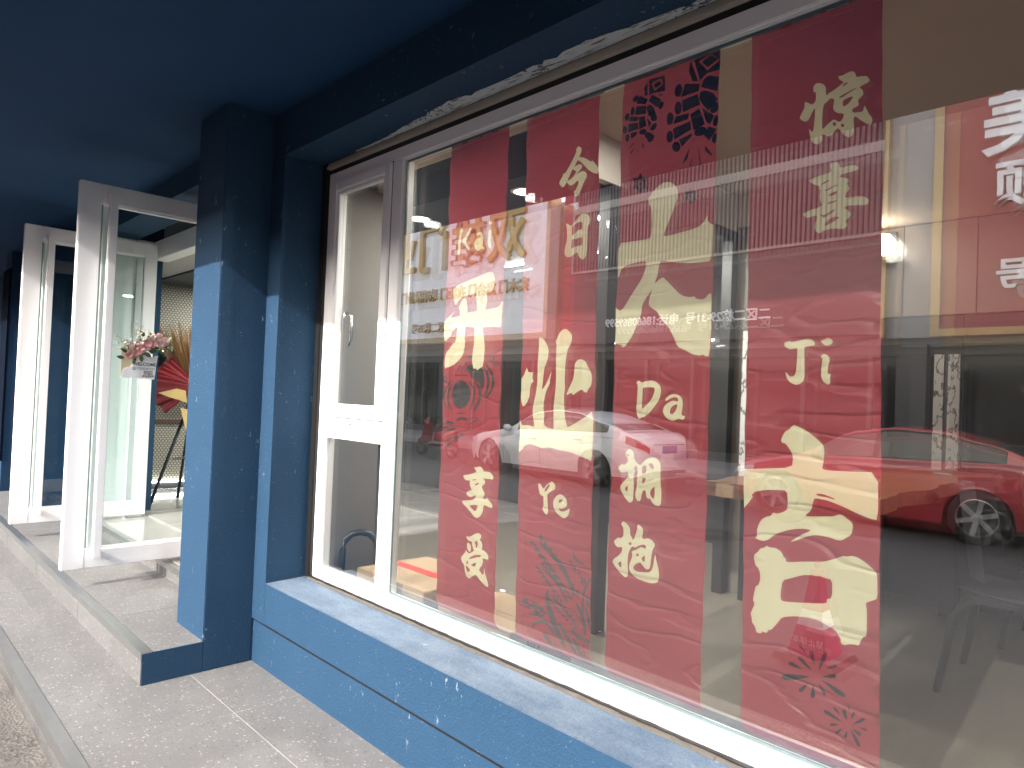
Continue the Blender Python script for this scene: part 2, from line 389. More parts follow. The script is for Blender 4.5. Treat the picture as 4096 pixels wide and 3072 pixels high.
# wall lintel above the window, piers between the openings
quadbox('lintel', 'blue', -3.538, 5, -.238, .09, 2.718, CE)
quadbox('wall_pier', 'blue', -4.6, -3.684, -.238, .3, .0, CE); quadbox('wall_pier', 'blue', -3.684, -3.538, -.2385, .3, .2325, CE)
quadbox('lintel', 'blue', -7.2, -4.6, -.2385, .05, 2.80, CE)
quadbox('wall_pier', 'blue', -10.2, -7.2, -.238, .3, .0, CE)
quadbox('wall_pier', 'blue', -15, -10.2, -.238, .3, .0, CE)
quadbox('pilaster', 'blue', -4.071, -3.683, -.492, -.236, .0, CE, bevel=.004)
quadbox('pilaster', 'blue', -8.40, -8.01, -.492, -.236, .1565, CE, bevel=.004)
quadbox('pilaster', 'blue', -10.4, -10.0, -.492, -.236, .0, CE, bevel=.004); quadbox('dark_panel', 'navy_panel', -10.42, -9.995, -.51, -.4925, .5, 2.75)
MB().box(-3.6895, -3.6832, -.778, -.4915, -.001, .1535).build('step_cheek', 'blue', shop)
quadbox('window_sill', 'blue_sill', -3.538, 5, -.240, .085, .232, .447, bevel=.006)
# sill top falls slightly to the street: thin wedge
MB().prism([(-3.537, -.2405, .44), (-3.537, .0, .4475), (-3.537, .0, .453), (-3.537, -.2402, .446)], (8.5, 0, 0)).build('window_sill_screed', 'blue_sill', shop)
quadbox('plinth', 'blue', -3.683, 5, -.228, .085, -.002, .2175)
quadbox('shadow_joint', 'foam_black', -3.6825, 5, -.2262, -.1, .2175, .2322)  # black strip standing in for the shade inside the groove
# sealant and torn film around the window
quadbox('foam_seal', 'foam_black', -3.5375, -3.486, -.02, .06, .453, 2.717, bevel=.006)
quadbox('foam_seal', 'foam_black', -3.486, 4.9, .004, .06, 2.655, 2.682)
quadbox('head_trim', 'trim_beige', -3.52, 4.9, -.018, .06, 2.682, 2.701, bevel=.003)
fm = MB(); random.seed(5); x = -3.2; pts = []
while x < 4.8:
    k = min(1, max(.15, (x+3.2)/.9)); w = .052+.014*math.sin(x*2.1)+.012*math.sin(x*7.3+1)+(random.uniform(-.02, .01) if random.random() < .3 else 0)
    pts.append((x, -.018-w*k)); x += random.uniform(.02, .05)
for a, b in zip(pts, pts[1:]): fm.poly([(a[0], a[1], 2.7168), (b[0], b[1], 2.7168), (b[0], -.012, 2.7150), (a[0], -.012, 2.7150)])
fm.build('protective_film', 'film', shop)
quadbox('head_trim_gap', 'trim_beige', -3.52, 4.9, -.012, .06, 2.7015, 2.7135)
fb = MB()
for i in range(24): fb.box(-3.486+i*.35, -3.486+i*.35+.349, -.03-.004*random.random(), .03, .4475, .4600+.002*random.random())
fb.build('foam_seal', 'foam_grey', shop)
n = 260
MB().tube([(-3.486+8.3*i/n, -.012+random.uniform(-.003, .002), .463) for i in range(n+1)], [.0065+random.uniform(-.0015, .002) for i in range(n+1)], 6).build('silicone_bead', 'silicone', shop, smooth=True)

# ------------------------------------------------------------------ display window
XW1 = .12
frame = MB()
frame.box(-3.488, -3.43, .0, .07, .463, 2.658).box(-3.43, XW1+4.2, 0, .07, 2.597, 2.658).box(-3.43, XW1+4.2, 0, .07, .463, .515)
frame.box(-2.872, -2.79, .0, .07, .515, 2.597).box(XW1, XW1+.08, .0, .07, .515, 2.597).box(-3.43, -2.872, .0, .07, 1.237, 1.333)
window = frame.build('window', 'pvc', shop, bevel=.0035); window['label'] = 'white plastic window frame with casement and tall fixed pane'
# stepped glazing beads
def bead(x0, x1, z0, z1, yf=.004, w=.014, parent=window, name='glazing_bead'):
    b = MB(); b.box(x0, x0+w, yf, .03, z0, z1).box(x1-w, x1, yf, .03, z0, z1).box(x0+w, x1-w, yf, .03, z0, z0+w).box(x0+w, x1-w, yf, .03, z1-w, z1)
    return b.build(name, 'pvc', parent, bevel=.003)
bead(-2.79, XW1, .515, 2.597, .012, .010); bead(-3.43, -2.872, .515, 1.237, .008, .016)
sash = MB().box(-3.438, -3.385, -.012, .055, 1.335, 2.597).box(-2.925, -2.874, -.012, .055, 1.335, 2.597).box(-3.385, -2.925, -.012, .055, 1.335, 1.385).box(-3.385, -2.925, -.012, .055, 2.547, 2.597).build('sash', 'pvc', window, bevel=.004)
bead(-3.385, -2.925, 1.385, 2.547, -.004, .02)
ln = MB().box(-3.4415, -3.4375, -.0005, .01, 1.333, 2.6).box(-2.8745, -2.8705, -.0005, .01, 1.333, 2.6).box(-3.44, -2.872, -.0005, .01, 2.5965, 2.6005).box(-3.44, -2.872, -.0005, .01, 1.331, 1.3355)
ln.build('sash_gap', 'pvc_line', window)
MB().box(-3.19, -3.145, -.0015, .01, 1.300, 1.307).build('drain_slot', 'pvc_line', window)
def pane(name, x0, x1, z0, z1, y, m, ry=0, rx=0):
    o = MB().poly([(x0, 0, z0), (x1, 0, z0), (x1, 0, z1), (x0, 0, z1)]).mesh(name); cx, cz = (x0+x1)/2, (z0+z1)/2
    for v in o.vertices: v.co.y = y+(v.co.x-cx)*math.tan(ry)+(v.co.z-cz)*math.tan(rx)
    return put(name, o, m, window)
pane('pane', -2.782, XW1-.008, .523, 2.589, .0145, 'pane_outer')
pane('pane', -2.782, XW1-.008, .523, 2.589, .031, 'pane_inner', ry=R(-.5), rx=R(.38))
pane('pane', XW1+.088, XW1+4.1, .523, 2.589, .0145, 'pane_outer')
pane('pane', -3.372, -2.938, 1.398, 2.534, .010, 'pane_outer'); pane('pane', -3.372, -2.938, 1.398, 2.534, .026, 'pane_inner', ry=R(.2))
pane('pane', -3.42, -2.88, .525, 1.227, .016, 'pane_outer'); pane('pane', -3.42, -2.88, .525, 1.227, .030, 'pane_inner', ry=R(-.2))
# bright spacer of the double glazing, seen as thin light lines along the frame
sp = MB().box(-2.780, -2.772, .0165, .0245, .53, 2.585).box(-2.772, XW1-.01, .0165, .0245, .525, .533).box(-2.772, XW1-.01, .0165, .0245, 2.580, 2.588)
sp.build('glazing_spacer', 'glass_edge', window)
hd = MB().box(-3.40, -3.378, .056, .066, 1.80, 1.93).tube([(-3.389, .062, 1.90), (-3.389, .095, 1.90), (-3.375, .105, 1.885), (-3.372, .105, 1.76), (-3.385, .10, 1.72)], [.010, .010, .010, .011, .008], 8)
hd.build('window_handle', 'steel', window, smooth=True)
quadbox('wall_pier', 'inner_white', XW1+4.28, 5, 0, .3, .45, 2.72)

# ------------------------------------------------------------------ doors standing open at right angles
ZD0, ZD1 = .275, 2.745
def door(xd, label):
    y0, y1, t = -.85, .17, .028
    d = MB().box(xd-t, xd+t, y0, y0+.125, ZD0, ZD1).box(xd-t, xd+t, y1-.105, y1, ZD0, ZD1).box(xd-t+.001, xd+t-.001, y0+.125, y1-.105, ZD0, ZD0+.115).box(xd-t+.001, xd+t-.001, y0+.125, y1-.105, ZD1-.12, ZD1)
    o = d.build('door', 'pvc', shop, bevel=.004); o['label'] = label
    g = MB().poly([(xd, y0+.12, ZD0+.11), (xd, y1-.1, ZD0+.11), (xd, y1-.1, ZD1-.115), (xd, y0+.12, ZD1-.115)]).build('pane', 'door_glass', o)
    MB().box(xd-.012, xd+.012, y0+.1255, y0+.137, ZD0+.115, ZD1-.12).build('glass_edge', 'glass_edge', o)
    bar = MB().box(xd+.06, xd+.1, y0+.155, y0+.205, ZD0+.07, ZD1-.065).box(xd+t-.001, xd+.061, y0+.165, y0+.195, ZD0+.09, ZD0+.12).box(xd+t-.001, xd+.061, y0+.165, y0+.195, ZD1-.115, ZD1-.085)
    bar.build('pull_bar', 'pvc', o, bevel=.004)
    MB().box(xd-.1, xd-.06, y0+.155, y0+.205, ZD0+.07, ZD1-.065).build('pull_bar', 'pvc', o, bevel=.004)
    for (za, zb) in ((ZD0+.115, ZD0+.127), (ZD1-.132, ZD1-.12)): MB().box(xd-.018, xd+.018, y0+.125, y1-.105, za, zb).build('glazing_bead', 'pvc', o)
    MB().box(xd-.04, xd+.04, y1-.14, y1-.01, .252, .258).build('floor_pivot', 'steel', o)
    return o
door(-5.125, 'white framed glass door standing open beside the pilaster'); door(-6.955, 'white framed glass door standing open farther from the window')
quadbox('door_reveal', 'pvc', -7.2, -7.13, -.2395, .05, .25, 2.795)
df = MB().box(-4.66, -4.6, .05, .2, .25, 2.80).box(-7.17, -7.11, .05, .2, .25, 2.80).box(-7.11, -4.66, .19, .32, 2.63, 2.80)
df.build('door_frame', 'pvc', shop, bevel=.004)

# ------------------------------------------------------------------ rooms behind the glass
ZF, ZC = .27, 2.85
quadbox('interior_floor', 'inner_floor', -4.9, 5, .07, 4.2, .2, ZF)
quadbox('entry_floor', 'entry_tile', -8.65, -4.9, .2, 4.2, .2, ZF-.006)
et = MB()
for i in range(1, 6): et.box(-8.6+i*.75, -8.6+i*.75+.004, .2, 3.7, ZF-.006, ZF-.0045)
for j in range(1, 5): et.box(-8.6, -4.9, .2+j*.75, .2+j*.75+.004, ZF-.006, ZF-.0045)
et.build('tile_joint', 'grout', shop)
quadbox('interior_ceiling', 'soffit_beige', -2.3, 5, .09, 3.7, ZC, ZC+.1)
quadbox('interior_ceiling', 'soffit_beige', -4.9, -2.3, .09, .6, ZC, ZC+.1)
quadbox('bulkhead', 'inner_white', -2.35, -2.3, .84, 2.3, 2.62, ZC)
quadbox('bulkhead', 'dark_ceiling', -4.9, -2.35, .6, .64, 2.62, ZC)  # dark grey stands for shade; this face shares the side's white paint
quadbox('dark_ceiling', 'dark_ceiling', -8.65, -2.351, .641, 3.7, 2.62, 2.7)
quadbox('dark_ceiling', 'inner_grey', -8.65, -4.9, .3, .641, 2.64, 2.7)
quadbox('bulkhead', 'inner_grey', -2.66, -2.35, .6405, .84, 2.75, ZC)
# column at the end of the opening, back wall of beige panels over a dark lower wall
quadbox('column', 'column_taupe', -2.35, -1.93, 2.31, 3.7, ZF, 2.64)
quadbox('bulkhead', 'inner_white', -2.35, -1.93, 2.305, 3.7, 2.648, ZC)
quadbox('back_wall', 'dark_wall', -8.65, 5, 3.74, 3.9, ZF, ZC)
for i, (a, b) in enumerate(((-1.93, -1.722), (-1.722, -1.259), (-1.259, -.79), (-.79, -.32), (-.32, .15), (.15, .62), (.62, 1.1), (1.1, 1.6))):
    box('wall_panel', 'panel_beige', shop, a+.003, b-.003, 3.676, 3.74, 2.18, 2.838)
quadbox('panel_recess', 'black_matt', -1.93, 5, 3.70, 3.745, 2.838, ZC)
for i in range(7):
    a = -1.93+i*.6; box('cabinet_door', 'dark_wall', shop, a+.003, a+.597, 3.69, 3.74, .9, 2.17)
quadbox('counter_base', 'dark_wall', -1.93, 2.3, 3.25, 3.7, ZF, .88); quadbox('counter_top', 'black', -1.93, 2.3, 3.22, 3.7, .88, .91)
# opening with a black metal lining into the next room
pf = MB().box(-2.36, -2.29, .96, 1.04, ZF, 2.61).box(-2.36, -2.29, 2.23, 2.30, ZF, 2.61).box(-2.36, -2.29, 1.04, 2.23, 2.55, 2.61)
pf.build('black_portal', 'black', shop)
quadbox('partition', 'partition', -3.47, -3.44, .075, .36, ZF, 2.62); quadbox('partition', 'black_matt', -3.475, -3.435, .361, .40, ZF, 2.62)
quadbox('partition', 'inner_white', -4.9, -3.47, .30, .34, ZF, ZC)
quadbox('end_wall', 'chain_pattern', -8.65, -8.6, .2, 3.74, .36, 2.62); quadbox('end_wall_base', 'black_matt', -8.65, -8.605, .2, 3.74, ZF-.01, .36)
quadbox('far_wall', 'dark_wall', -4.9, -2.36, 3.66, 3.72, ZF, 2.62)
quadbox('side_wall', 'inner_grey', 4.6, 4.7, .09, 3.7, ZF, ZC)
sh = MB()
for z in (1.45, 1.62, 1.80): sh.box(-8.6, -8.35, .75, 1.9, z, z+.03)
sh.box(-8.6, -8.35, .74, .77, 1.4, 1.86).box(-8.6, -8.35, 1.88, 1.91, 1.4, 1.86)
sh.build('wall_shelf', 'shelf_brown', shop)
quadbox('dado_rail', 'shelf_brown', -8.6, -8.57, .2, 3.7, 1.02, 1.06)
GLYPHS = {
 'b1_kai': ('cream', '-2426,1894 -2428,1951 -2358,1970 -2271,1987 -2175,2002 -2154,1966 -2159,1925 -2185,1912 -2216,1919 -2251,1918 -2306,1913 -2366,1906 -2398,1887 -2412,1871|-2271,1927 -2216,1925 -2201,1888 -2215,1841 -2221,1766 -2208,1698 -2205,1601 -2229,1591 -2240,1582 -2252,1593 -2266,1590 -2281,1628 -2281,1672 -2275,1702 -2272,1768 -2271,1868 -2279,1897|-2392,1861 -2373,1888 -2358,1900 -2339,1896 -2329,1835 -2330,1782 -2336,1725 -2333,1699 -2342,1652 -2361,1631 -2389,1613 -2421,1600 -2449,1597 -2459,1590 -2464,1611 -2465,1646 -2452,1670 -2435,1680 -2438,1691 -2427,1685 -2422,1700 -2411,1698 -2422,1713 -2403,1702 -2392,1724 -2381,1776 -2377,1822 -2381,1849|-2480,1779 -2479,1803 -2449,1823 -2406,1850 -2440,1816 -2377,1823 -2329,1835 -2272,1839 -2215,1841 -2131,1846 -2107,1876 -2108,1844 -2105,1761 -2124,1762 -2151,1766 -2221,1766 -2272,1768 -2329,1775 -2381,1776 -2403,1767 -2431,1748 -2420,1744 -2478,1707'),
 'b2_ye': ('cream', '-1948,1597 -1943,1577 -1921,1576 -1913,1577 -1920,1569 -1915,1563 -1922,1556 -1911,1542 -1928,1531 -1931,1499 -1928,1485 -1937,1460 -1951,1442 -1961,1443 -1973,1470 -1977,1498 -1979,1534 -1977,1552 -1965,1563 -1956,1581|-1895,1709 -1886,1713 -1872,1707 -1852,1689 -1838,1666 -1835,1640 -1845,1609 -1856,1592 -1863,1550 -1867,1506 -1843,1536 -1815,1585 -1827,1547 -1827,1533 -1840,1512 -1848,1484 -1850,1446 -1844,1415 -1847,1390 -1845,1373 -1829,1367 -1815,1358 -1894,1353 -1901,1395 -1906,1426 -1902,1461 -1896,1493 -1892,1549 -1891,1620 -1891,1683|-1759,1740 -1745,1737 -1733,1728 -1719,1712 -1720,1689 -1737,1662 -1742,1628 -1747,1591 -1748,1571 -1751,1547 -1746,1517 -1748,1487 -1742,1450 -1738,1403 -1726,1373 -1726,1360 -1796,1356 -1796,1393 -1797,1417 -1795,1465 -1794,1537 -1793,1602 -1795,1682 -1802,1694 -1794,1711 -1779,1730|-1699,1608 -1684,1623 -1667,1625 -1649,1617 -1640,1601 -1624,1578 -1619,1558 -1622,1529 -1636,1514 -1639,1503 -1654,1506 -1661,1515 -1682,1507 -1706,1491 -1709,1503 -1739,1489 -1723,1524 -1707,1554 -1702,1585|-1977,1359 -1973,1391 -1967,1377 -1962,1367 -1927,1369 -1894,1364 -1839,1367 -1796,1361 -1726,1372 -1698,1385 -1664,1403 -1631,1421 -1607,1442 -1598,1257 -1632,1268 -1666,1275 -1693,1282 -1746,1285 -1811,1293 -1844,1285 -1873,1290 -1913,1299 -1937,1290 -1958,1267 -1972,1259'),
 'b3_da': ('cream', '-1357,2204 -1340,2210 -1319,2208 -1299,2197 -1283,2177 -1280,2155 -1288,2130 -1302,2103 -1320,2071 -1331,2050 -1336,2028 -1284,2032 -1233,2036 -1200,2042 -1184,2054 -1169,2075 -1171,2056 -1157,2043 -1149,2042 -1148,1926 -1195,1926 -1245,1930 -1288,1938 -1342,1951 -1350,1930 -1354,1904 -1364,1883 -1361,1876 -1374,1854 -1392,1830 -1407,1804 -1410,1773 -1430,1731 -1452,1689 -1475,1662 -1489,1666 -1482,1670 -1502,1674 -1522,1679 -1523,1808 -1493,1786 -1449,1850 -1414,1902 -1403,1928 -1397,1955 -1444,1954 -1498,1946 -1520,1900 -1522,2030 -1457,2029 -1389,2029 -1385,2050 -1384,2089 -1387,2140 -1394,2143 -1398,2165 -1384,2186 -1371,2195|-1333,1894 -1321,1883 -1294,1858 -1262,1829 -1232,1819 -1207,1820 -1205,1813 -1182,1807 -1166,1813 -1162,1822 -1147,1826 -1147,1729 -1148,1629 -1159,1627 -1171,1635 -1179,1630 -1208,1635 -1242,1652 -1264,1660 -1283,1694 -1306,1729 -1334,1757 -1348,1781 -1365,1791 -1381,1802 -1380,1825 -1372,1859 -1362,1877 -1348,1888'),
 'b4_ji': ('cream', '-873,1430 -862,1426 -840,1417 -818,1403 -796,1385 -788,1373 -787,1351 -790,1328 -792,1313 -772,1311 -731,1313 -648,1319 -644,1196 -665,1197 -696,1206 -728,1218 -770,1230 -801,1232 -808,1231 -812,1222 -815,1204 -820,1194 -832,1182 -830,1178 -789,1184 -758,1189 -744,1196 -734,1197 -723,1190 -709,1180 -706,1170 -708,1155 -712,1145 -722,1138 -732,1129 -746,1127 -763,1131 -788,1132 -809,1130 -830,1122 -852,1109 -874,1099 -857,1114 -835,1130 -815,1142 -835,1143 -860,1139 -886,1130 -911,1118 -925,1108 -934,1097 -950,1089 -969,1091 -978,1095 -971,1097 -972,1118 -969,1132 -960,1150 -946,1160 -933,1164 -925,1176 -915,1173 -899,1179 -885,1188 -882,1210 -886,1243 -911,1242 -948,1237 -977,1230 -992,1217 -986,1213 -998,1197 -1018,1171 -1020,1291 -1012,1293 -1008,1290 -974,1296 -876,1308 -874,1342 -883,1359 -897,1377 -906,1376 -909,1384 -907,1391 -898,1409 -885,1417 -879,1425/-804,1241 -800,1246 -785,1246 -755,1238 -754,1234 -774,1238 -795,1239|-939,1079 -934,1074 -914,1076 -900,1071 -892,1063 -889,1052 -884,1055 -882,1041 -828,1054 -779,1063 -752,1075 -725,1090 -718,1088 -705,1094 -689,1092 -669,1083 -649,1068 -641,1058 -640,995 -653,987 -669,978 -664,960 -662,894 -671,889 -678,877 -682,863 -694,863 -709,859 -721,853 -729,858 -728,867 -741,887 -764,895 -793,903 -823,902 -858,896 -890,885 -903,864 -923,838 -929,840 -934,827 -948,830 -950,822 -965,821 -970,839 -979,846 -980,862 -984,872 -971,903 -978,912 -975,934 -972,954 -964,958 -959,978 -961,998 -967,1010 -974,1013 -980,1039 -973,1050 -966,1055 -957,1069 -948,1069/-893,988 -866,1000 -838,1014 -805,1021 -803,1019 -788,1022 -778,1020 -755,1019 -755,977 -760,966 -768,965 -769,951 -824,940 -886,929 -896,934 -897,956'),
 'b2_jin': ('cream', '-1728,2423 -1719,2419 -1711,2411 -1710,2399 -1714,2389 -1719,2380 -1726,2369 -1741,2347 -1749,2339 -1774,2301 -1784,2288 -1797,2280 -1808,2289 -1815,2300 -1811,2306 -1796,2325 -1791,2337 -1787,2328 -1768,2352 -1753,2374 -1737,2400 -1735,2409 -1740,2409 -1734,2419|-1719,2380 -1705,2376 -1688,2368 -1657,2348 -1652,2347 -1654,2358 -1648,2348 -1630,2329 -1621,2317 -1619,2307 -1624,2302 -1625,2298 -1633,2299 -1647,2305 -1671,2322 -1686,2338 -1706,2357 -1726,2370|-1741,2347 -1721,2352 -1712,2351 -1703,2346 -1700,2338 -1707,2331 -1720,2324 -1737,2312 -1744,2309 -1730,2326 -1732,2331 -1742,2336 -1749,2340|-1775,2301 -1761,2303 -1739,2314 -1720,2319 -1705,2323 -1691,2321 -1681,2313 -1677,2304 -1679,2296 -1689,2286 -1696,2276 -1705,2261 -1713,2248 -1717,2239 -1731,2233 -1740,2243 -1744,2259 -1739,2256 -1728,2267 -1720,2279 -1719,2289 -1723,2293 -1733,2288 -1749,2281 -1758,2281 -1770,2288 -1776,2296'),
 'b2_ri': ('cream', '-1771,2137 -1768,2138 -1753,2131 -1747,2126 -1742,2126 -1728,2138 -1711,2151 -1698,2161 -1687,2163 -1672,2160 -1661,2151 -1655,2140 -1656,2130 -1658,2121 -1666,2109 -1669,2090 -1668,2063 -1665,2024 -1666,2004 -1670,1996 -1681,1991 -1693,1998 -1702,2009 -1710,2022 -1717,2020 -1729,2013 -1741,2008 -1758,2009 -1769,2018 -1773,2033 -1772,2051 -1766,2071 -1764,2091 -1766,2123/-1743,2117 -1737,2125 -1718,2133 -1697,2135 -1692,2131 -1691,2108 -1695,2105 -1707,2107 -1723,2098 -1738,2088 -1742,2089/-1740,2076 -1722,2074 -1706,2078 -1690,2075 -1689,2046 -1706,2046 -1722,2045 -1742,2038 -1742,2061'),
 'b4_jing': ('cream', '-850,2381 -850,2389 -843,2396 -830,2393 -820,2385 -815,2376 -814,2355 -808,2351 -808,2356 -800,2359 -786,2365 -769,2375 -768,2379 -778,2386 -782,2395 -780,2398 -771,2396 -760,2400 -745,2401 -738,2394 -735,2386 -734,2380 -721,2379 -707,2375 -701,2367 -698,2361 -702,2355 -716,2353 -725,2348 -717,2341 -713,2332 -714,2324 -727,2314 -723,2301 -730,2297 -739,2295 -742,2292 -738,2283 -724,2281 -715,2280 -712,2284 -709,2297 -705,2286 -699,2272 -691,2259 -689,2250 -692,2241 -698,2242 -709,2250 -721,2261 -731,2272 -736,2272 -738,2264 -736,2245 -737,2230 -741,2223 -750,2220 -760,2227 -768,2238 -776,2250 -780,2252 -789,2244 -796,2236 -804,2235 -816,2244 -821,2245 -821,2231 -826,2222 -836,2220 -847,2228 -853,2240 -856,2257 -858,2271 -850,2259 -846,2259 -842,2287 -841,2307 -842,2323 -845,2323 -852,2310 -858,2295 -868,2291 -880,2299 -885,2308 -880,2319 -873,2332 -873,2350 -869,2350 -852,2337 -846,2339 -841,2348 -842,2360 -842,2368 -845,2373 -850,2372/-819,2328 -807,2335 -802,2342 -789,2335 -792,2317 -791,2305 -780,2293 -767,2290 -762,2285 -766,2274 -772,2268 -779,2270 -789,2279 -800,2274 -819,2259 -821,2261 -821,2296/-766,2325 -758,2328 -744,2330 -740,2327 -744,2319 -754,2309 -764,2307 -767,2314/-779,2337 -765,2343 -732,2351 -734,2348 -753,2341 -771,2333/-783,2264 -784,2261 -788,2260 -791,2263 -793,2267 -792,2270 -788,2271 -784,2268/-762,2255 -763,2252 -766,2252 -770,2254 -771,2258 -770,2261 -767,2261 -763,2259/-770,2367 -764,2373 -755,2374 -755,2371 -767,2365'),
 'b4_xi': ('cream', '-796,2154 -790,2159 -779,2158 -772,2152 -768,2140 -761,2138 -745,2141 -731,2139 -721,2133 -718,2128 -724,2124 -744,2122 -764,2120 -770,2114 -757,2110 -746,2105 -744,2099 -750,2094 -742,2079 -745,2074 -753,2067 -751,2063 -756,2058 -746,2053 -735,2054 -716,2053 -701,2048 -694,2040 -693,2034 -698,2026 -715,2029 -735,2031 -748,2033 -756,2027 -748,2022 -738,2012 -737,2002 -750,1990 -742,1978 -752,1968 -779,1974 -804,1972 -816,1964 -826,1970 -833,1982 -831,1997 -827,2006 -828,2018 -836,2018 -854,2014 -862,2019 -867,2027 -864,2031 -840,2039 -836,2036 -812,2045 -819,2055 -822,2067 -819,2087 -825,2094 -819,2098 -832,2102 -851,2117 -848,2121 -826,2128 -795,2131 -791,2136 -795,2148/-820,2101 -815,2105 -805,2110 -794,2112 -797,2108 -811,2102/-809,2085 -791,2091 -770,2094 -787,2088 -797,2083 -807,2082/-797,2071 -786,2076 -774,2076 -775,2071 -786,2066 -796,2066/-801,2048 -794,2051 -774,2052 -774,2050 -789,2045 -800,2045/-804,1991 -795,2001 -780,2007 -768,2005 -767,2001 -782,1992 -800,1984 -804,1986/-822,2021 -808,2015 -797,2021 -778,2030 -783,2020 -795,2014 -808,2007'),
 'b4_pinyin': ('cream', '-911,1663 -909,1665 -900,1667 -895,1669 -892,1666 -889,1665 -873,1668 -843,1673 -836,1672 -827,1667 -822,1659 -823,1654 -832,1653 -846,1651 -852,1648 -851,1631 -849,1606 -848,1570 -850,1560 -855,1551 -864,1545 -873,1543 -880,1545 -891,1551 -899,1561 -903,1573 -902,1581 -897,1573 -891,1567 -884,1566 -878,1569 -873,1578 -871,1596 -871,1642 -874,1648 -877,1647 -893,1644 -902,1648 -911,1655|-806,1666 -799,1668 -787,1674 -779,1670 -773,1664 -775,1656 -788,1651 -797,1655 -805,1663|-804,1621 -800,1628 -795,1629 -787,1626 -780,1619 -779,1610 -782,1597 -784,1580 -782,1574 -777,1575 -776,1572 -778,1557 -776,1552 -779,1546 -784,1545 -790,1548 -798,1556 -802,1568 -801,1591 -798,1616 -800,1618'),
 'b3_pinyin': ('cream', '-1422,1541 -1414,1550 -1406,1547 -1399,1543 -1392,1544 -1375,1549 -1358,1550 -1346,1548 -1335,1541 -1326,1533 -1320,1520 -1321,1509 -1323,1494 -1330,1481 -1340,1466 -1352,1450 -1366,1438 -1382,1428 -1392,1426 -1400,1420 -1406,1422 -1411,1432 -1414,1451 -1413,1481 -1414,1533 -1417,1537/-1393,1521 -1391,1525 -1382,1527 -1352,1528 -1347,1525 -1345,1515 -1349,1502 -1355,1488 -1368,1473 -1386,1455 -1391,1457 -1392,1492|-1302,1488 -1297,1496 -1286,1504 -1272,1507 -1258,1506 -1246,1500 -1239,1491 -1236,1477 -1237,1458 -1239,1443 -1234,1438 -1226,1439 -1225,1433 -1231,1426 -1236,1426 -1244,1429 -1252,1428 -1265,1421 -1274,1420 -1290,1426 -1302,1436 -1308,1450 -1305,1465 -1295,1476 -1279,1484 -1268,1486 -1255,1483 -1254,1489 -1258,1496 -1266,1498 -1280,1495 -1296,1485 -1301,1484/-1282,1451 -1279,1463 -1269,1471 -1259,1475 -1255,1473 -1257,1464 -1262,1451 -1269,1443 -1275,1441 -1281,1445'),
 'b3_yong': ('cream', '-1456,1299 -1453,1308 -1441,1316 -1429,1312 -1420,1303 -1419,1291 -1414,1280 -1404,1270 -1391,1265 -1381,1276 -1364,1290 -1346,1296 -1332,1296 -1321,1290 -1312,1279 -1310,1262 -1312,1237 -1311,1211 -1308,1186 -1306,1147 -1313,1139 -1328,1139 -1341,1147 -1351,1161 -1358,1156 -1366,1164 -1369,1180 -1375,1184 -1381,1181 -1385,1168 -1386,1150 -1392,1144 -1400,1145 -1409,1155 -1411,1168 -1407,1193 -1405,1220 -1403,1245 -1406,1262 -1412,1261 -1419,1250 -1418,1246 -1412,1245 -1419,1230 -1421,1218 -1419,1192 -1418,1146 -1421,1139 -1431,1134 -1439,1138 -1453,1149 -1472,1172 -1476,1185 -1467,1197 -1451,1213 -1442,1229 -1444,1237 -1448,1238 -1468,1232 -1478,1235 -1486,1246 -1479,1255 -1466,1265 -1463,1258 -1450,1266 -1443,1277 -1447,1286 -1454,1295/-1451,1295 -1448,1300 -1440,1296 -1442,1289/-1457,1179 -1446,1191 -1443,1188 -1444,1170 -1447,1169/-1385,1257 -1380,1263 -1369,1268 -1366,1257 -1367,1246 -1380,1234 -1385,1237/-1384,1225 -1374,1225 -1368,1221 -1379,1204 -1385,1204/-1360,1272 -1348,1277 -1338,1272 -1337,1256 -1347,1259/-1351,1186 -1335,1201 -1334,1196 -1333,1161 -1340,1161 -1351,1170'),
 'b3_bao': ('cream', '-1462,1054 -1462,1059 -1455,1068 -1442,1064 -1431,1056 -1425,1045 -1425,1027 -1417,1018 -1413,1010 -1407,1020 -1399,1040 -1395,1054 -1396,1061 -1392,1067 -1381,1064 -1372,1055 -1372,1041 -1376,1028 -1372,1022 -1364,1023 -1354,1028 -1339,1026 -1327,1018 -1323,1009 -1331,996 -1334,977 -1335,948 -1337,932 -1341,928 -1351,926 -1362,933 -1375,945 -1394,936 -1403,924 -1400,915 -1388,911 -1366,913 -1336,919 -1327,932 -1323,950 -1323,967 -1320,981 -1315,964 -1306,945 -1300,926 -1299,907 -1305,894 -1318,887 -1335,884 -1361,885 -1389,888 -1410,898 -1420,911 -1421,922 -1416,939 -1410,954 -1411,967 -1415,973 -1398,981 -1378,995 -1359,991 -1358,1000 -1367,1005 -1387,997 -1400,988 -1414,990 -1422,978 -1428,959 -1427,928 -1425,893 -1429,885 -1437,881 -1452,888 -1476,906 -1488,919 -1491,927 -1481,938 -1460,955 -1454,969 -1455,981 -1472,976 -1483,981 -1491,994 -1482,1003 -1472,1011 -1467,1007 -1453,1016 -1453,1047/-1417,998 -1419,994 -1423,992 -1427,993 -1429,996 -1428,1000 -1423,1002 -1419,1002/-1468,921 -1457,933 -1453,927 -1453,915 -1456,910/-1383,967 -1385,963 -1389,961 -1393,961 -1395,965 -1394,968 -1389,971 -1385,970/-1374,957 -1363,969 -1359,967 -1359,949 -1363,948'),
